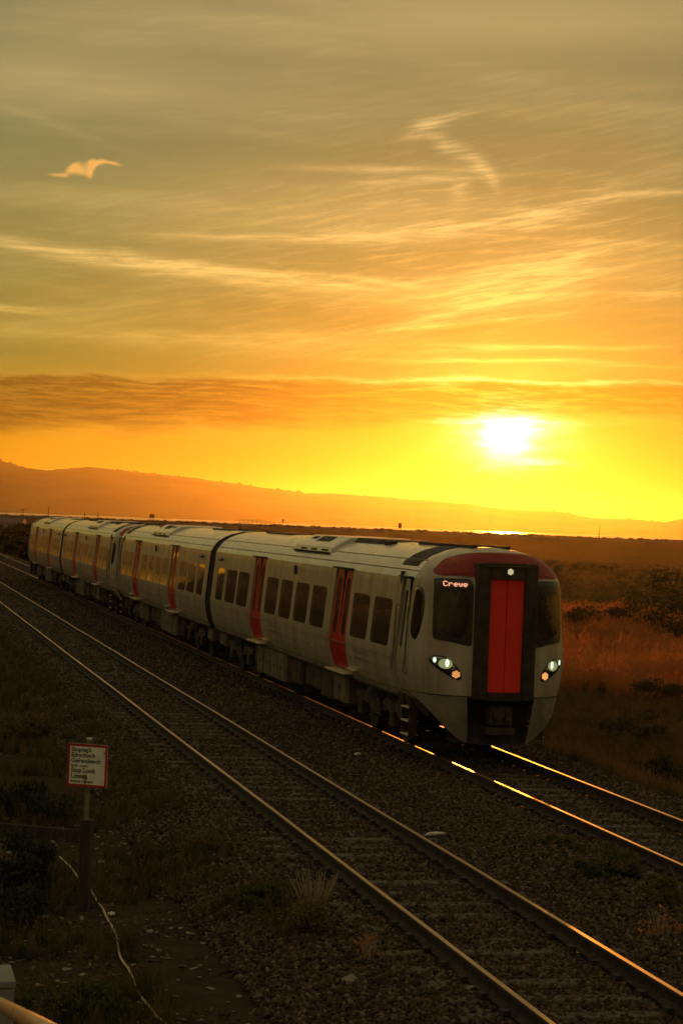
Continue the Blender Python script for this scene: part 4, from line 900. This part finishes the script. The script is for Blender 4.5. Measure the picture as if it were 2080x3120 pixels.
mb.box(-.245, .245, -.0075, -.0045, zc+.245-bd, zc+.245); mb.box(-.245, .245, -.0075, -.0045, zc-.245, zc-.245+bd); mb.box(-.245, -.245+bd, -.0075, -.0045, zc-.245+bd, zc+.245-bd); mb.box(.245-bd, .245, -.0075, -.0045, zc-.245+bd, zc+.245-bd)
tag(mb.build('red_border', M_sred, sg_))
MB().cyl((0, .03, zc+.305), (0, 0, 1), .034, .02, 12).build('pole_cap', mat('cap_pale', (.5, .5, .45), .5), sg_)
for txt, zz, sz in (('Stopiwch', .155, .072), ('Edrychwch', .092, .072), ('Gwrandewch', .029, .072), ('Gofal : trenau', -.018, .040), ('Stop Look', -.083, .076), ('Listen', -.148, .076), ('Beware of trains', -.198, .044)):
    textmesh('lettering', txt, sz, M_ink, sg_, lambda tx, ty: Vector((-.198+tx*.93, -.0062, zc+zz+ty)), sz*.022)
def splat(cx, cz, a, b, seed):
    rr = random.Random(seed); o = [(cx+a*math.cos(t)*rr.uniform(.6, 1.2), cz+b*math.sin(t)*rr.uniform(.6, 1.2)) for t in np.linspace(0, 6.28, 14, endpoint=False)]; return [(p, -.0068, q) for p, q in o], [tuple(range(14))]
for cx, cz, a, b, sd in ((-.005, .150, .010, .020, 1), (-.02, -.135, .030, .035, 2), (-.015, -.19, .012, .03, 3), (.205, .15, .006, .02, 5)):
    v_, f_ = splat(cx, zc+cz, a, b, sd); mesh('rust_stain', v_, f_, M_rustp, sg_)

# cable, edging, cabinet, handrail
M_cab = mat('pale_cable', (.60, .50, .30), .45, var=.35, vscale=9)
cp = [(2.55, 27.2), (2.60, 26.38), (2.65, 25.69), (2.71, 25.08), (2.72, 24.51), (2.74, 23.6), (2.70, 22.71), (2.69, 21.89), (2.61, 20.89), (2.63, 20.12), (2.59, 19.26), (2.63, 18.5), (2.72, 17.7)]
from mathutils import geometry as _g
path = []
for i in range(len(cp)-1):
    p0, p1, p2, p3 = cp[max(0, i-1)], cp[i], cp[i+1], cp[min(len(cp)-1, i+2)]
    for k in range(6):
        t = k/6; q = [.5*(2*p1[j]+(p2[j]-p0[j])*t+(2*p0[j]-5*p1[j]+4*p2[j]-p3[j])*t*t+(3*p1[j]-p0[j]-3*p2[j]+p3[j])*t**3) for j in (0, 1)]; path.append((q[0], q[1], G(*q)+.035+.01*math.sin(i*2.1+k*.7)))
tag(MB().tube(path, .012, 7).build('cable', M_cab, smooth=True), 'pale yellow cable lying across the verge from the sign to the bottom edge', 'cable')
ed = tag(empty('timber_edging', (2.4, 28.8, -.5)), 'low dark timber edging boards behind the sign at the left edge', 'edging')
for k, (a, b) in enumerate(((-1.9, -.62), (-.60, .62))):
    o = MB().box(a, b, -.03, .03, -.05, .17, .008).build('board', M_wood, ed); o.rotation_euler = (0, 0, rad(-32+k*1.5)); 
for k in (-.55, .55): 
    o = MB().box(k-.04, k+.04, .035, .10, -.1, .22).build('stake', M_wood, ed); o.rotation_euler = (0, 0, rad(-32))
cb = tag(empty('equipment_cabinet', (.42, 12.2, G(.42, 12.2))), 'pale grey equipment cabinet just showing in the bottom left corner', 'cabinet')
M_cabi = mat('cabinet_grey', (.20, .20, .19), .6, var=.2, vscale=3); zt = 1.32-cb.location.z
MB().box(-.50, .48, -.22, .22, 0, zt-.04, .015).build('case', M_cabi, cb); MB().box(-.505, .485, -.225, .225, zt-.04, zt, .004).build('lid', M_cabi, cb); MB().box(-.46, .44, -.235, -.222, .08, zt-.1, .004).build('door', M_cabi, cb); MB().box(.34, .37, -.26, -.236, .8, .95, .004).build('handle', M_dark, cb)
hr = tag(empty('handrail', (.5, 7.0, 0)), 'tan painted tubular handrail crossing the bottom left corner', 'handrail')
M_hr = mat('handrail_paint', (.62, .36, .16), .35, var=.3, vscale=8)
MB().tube([(.0035, -3.8, 3.10), (.07, 0, 2.315), (.105, 2.0, 1.90), (-.05, 4.0, 1.50)], .028, 12).build('rail', M_hr, hr, smooth=True)
for (xx, yy, z1) in ((.016, -3.1, 2.95), (-.05, 3.95, 1.48)): MB().tube([(xx, yy, G(.5+xx, 7+yy)-.05), (xx, yy, z1)], .024, 10).build('post', M_hr, hr)

# stones, litter and chippings
M_pale = mat('pale_stone', (.20, .175, .135), .9, var=.35, vscale=5); M_lit = mat('litter_white', (.55, .55, .50), .6, var=.2, vscale=9); M_litr = mat('litter_red', (.45, .02, .03), .5)
def stone(name, x, y, r_, m_, lab, cat, sd, zsq=.6, zo=0.):
    v_, f_ = rock(sd, .22); o = mesh(name, [(a*r_, b*r_, c*r_*zsq) for a, b, c in v_], f_, m_); o.location = (x, y, G(x, y)+r_*.25+zo); o.rotation_euler = (0, 0, sd); return tag(o, lab, cat)
stone('pale_stone', 4.42, 21.6, .085, M_pale, 'pale stone behind the fan of dry stalks', 'stone', 31); stone('pale_stone', 4.46, 18.6, .10, M_pale, 'blocky pale stone near the bottom edge, left of the nearest rail', 'stone', 33, .8)
stone('pale_stone', 5.47, 18.1, .05, M_pale, 'small pale stone inside the nearest track at the bottom', 'stone', 35, .6, .06)
stone('plastic_scrap', 8.62, 36.0, .085, M_lit, 'rounded white scrap on the ballast between the tracks', 'litter', 37, .5, .05)
stone('plastic_scrap', 2.80, 23.3, .07, M_lit, 'crumpled whitish scrap at the foot of the sign post', 'litter', 39, .5, .02)
lt = tag(empty('litter_packet', (7.62, 27.1, G(7.62, 27.1)+.05)), 'crumpled white and red packet beside the second rail', 'litter')
v_, f_ = rock(41, .45); mesh('packet', [(a*.11, b*.05, c*.06+.03) for a, b, c in v_], f_, M_lit, lt); v_, f_ = rock(43, .4); mesh('red_scrap', [(a*.03+.09, b*.03, c*.03+.02) for a, b, c in v_], f_, M_litr, lt)
chip = proto_collection('chipping', [(*rock(50+i, .3), M_pale) for i in range(3)])
n = 420; x = rng.uniform(1.4, 4.4, n); y = rng.uniform(16.5, 30, n)
tag(scatter('pale_chippings', np.stack([x, y, gz(x, y)+.01], -1), rng.uniform(.018, .050, n), chip, 9, .15, True, rng.uniform(.006, .014, n)), 'flat pale chippings scattered on the dark verge', kind='stuff')

# ------------------------------------------------------------------ on the sea wall
def WL(l, q=500., z=None): p = fw*q+rt*l; return (p.x, p.y, 2.85 if z is None else z)
M_sil = mat('weathered_steel', (.05, .032, .02), .8); M_sb = mat('notice_red', (.20, .035, .02), .6)
mb = MB()
for i in range(900):
    l = rnd.uniform(-84, 150); v_, f_ = rock(100+i, .3); r_ = rnd.choice((.25, .35, .5, .7))*rnd.uniform(.6, 1.1); p = WL(l, 500+rnd.uniform(-2.5, 1.5), 2.72+r_*.1); mb.add([(a*r_*1.3+p[0], b*r_+p[1], c*r_*.8+p[2]) for a, b, c in v_], f_)
tag(mb.build('boulders', mat('boulder', (.11, .085, .06), .95, var=.4, vscale=1.5)), 'line of rock armour boulders along the crest of the sea wall', kind='stuff')
rl = tag(empty('steel_railing', WL(-24.5, 499)), 'thin steel railing with a sloping end on the sea wall skyline', 'railing'); rl.rotation_euler = (0, 0, -YAW)
for i in range(11):
    x = i*1.05; drop = 0 if i < 6 else (i-5)*.17; MB().tube([(x, 0, -.9), (x, 0, 1.15-drop)], .04, 5).build('post', M_sil, rl)
for zz in (.45, .8, 1.15): MB().tube([(0, 0, zz), (5.25, 0, zz), (10.5, 0, zz-.85)], .035, 5).build('rail', M_sil, rl)
def board(name, l, wd, ht, z0, legs, m_, lab):
    t = tag(empty(name, WL(l, 499)), lab, 'sign', 'signs on the sea wall'); t.rotation_euler = (0, 0, -YAW)
    MB().box(-wd/2, wd/2, -.04, .04, z0, z0+ht, .01).build('board', m_, t)
    for x in legs: MB().tube([(x, .07, -.6), (x, .07, z0+ht*.8)], .045, 6).build('leg', M_sil, t)
board('notice_board', 14.2, .75, 1.15, .55, (-.25, .25), M_sb, 'red brown notice board on two legs on the skyline, right of centre')
board('notice_board', -14.0, .42, .75, .85, (0,), M_sil, 'narrow dark sign on a post at the right end of the railing')
board('notice_board', -45.6, 1.15, .9, .65, (-.4, .4), M_sb, 'reddish board on the skyline above the rear of the train')
def pole(name, l, h_, lab, arm=0):
    t = tag(empty(name, WL(l, 499)), lab, 'pole', 'poles on the skyline'); t.rotation_euler = (0, 0, -YAW)
    MB().tube([(0, 0, -.6), (0, 0, h_)], [.10, .06], 7).build('mast', M_sil, t)
    if arm: MB().tube([(-.7, 0, h_*.75), (.7, 0, h_*.9)], .06, 5).build('arm', M_sil, t)
    else: MB().cyl((0, 0, h_), (0, 0, 1), .11, .12, 8).build('cap', M_sil, t)
pole('marker_pole', 62.3, 3.0, 'tall thin pole on the skyline right of the train'); pole('marker_pole', -76.7, 1.7, 'short pole with a crossarm on the skyline, farthest left', 1)
pole('marker_pole', -70.6, 2.4, 'thin pole on the skyline above the last carriage'); pole('marker_pole', -61.8, 1.2, 'stubby pole on the skyline, third from the left'); pole('marker_pole', -58.6, 1.5, 'stubby pole on the skyline, fourth from the left')
bl_ = tag(empty('low_building', (29.5, 440, G(29.5, 440))), 'low grey building under the skyline at the left edge', 'building'); bl_.rotation_euler = (0, 0, -YAW)
MB().box(-9, 1.5, -3, 3, -.3, 2.3).build('wall', mat('render_grey', (.26, .24, .20), .9, var=.3, vscale=1), bl_)
mesh('roof', [(-9.3, -3.3, 2.3), (1.8, -3.3, 2.3), (1.8, 3.3, 2.3), (-9.3, 3.3, 2.3), (-9.3, 0, 3.3), (1.8, 0, 3.3)], [(0, 1, 5, 4), (2, 3, 4, 5), (0, 4, 3), (1, 2, 5)], mat('roof_slate', (.07, .06, .055), .8), bl_)
for x in (-7.5, -5.4, -3.3, -1.2): MB().box(x, x+1.1, -3.04, -2.99, .8, 1.8).build('window', M_black, bl_)

# only the leading cab has its lamps and display lit
for c in (car2, car3, car4):
    for ch in c.children_recursive:
        if ch.name.split('.')[0] in ('main_lamp', 'day_lamp', 'reflector_bowl', 'marker_leds', 'top_leds', 'destination_lettering'):
            ch.material_slots[0].link = 'OBJECT'; ch.material_slots[0].material = M_black
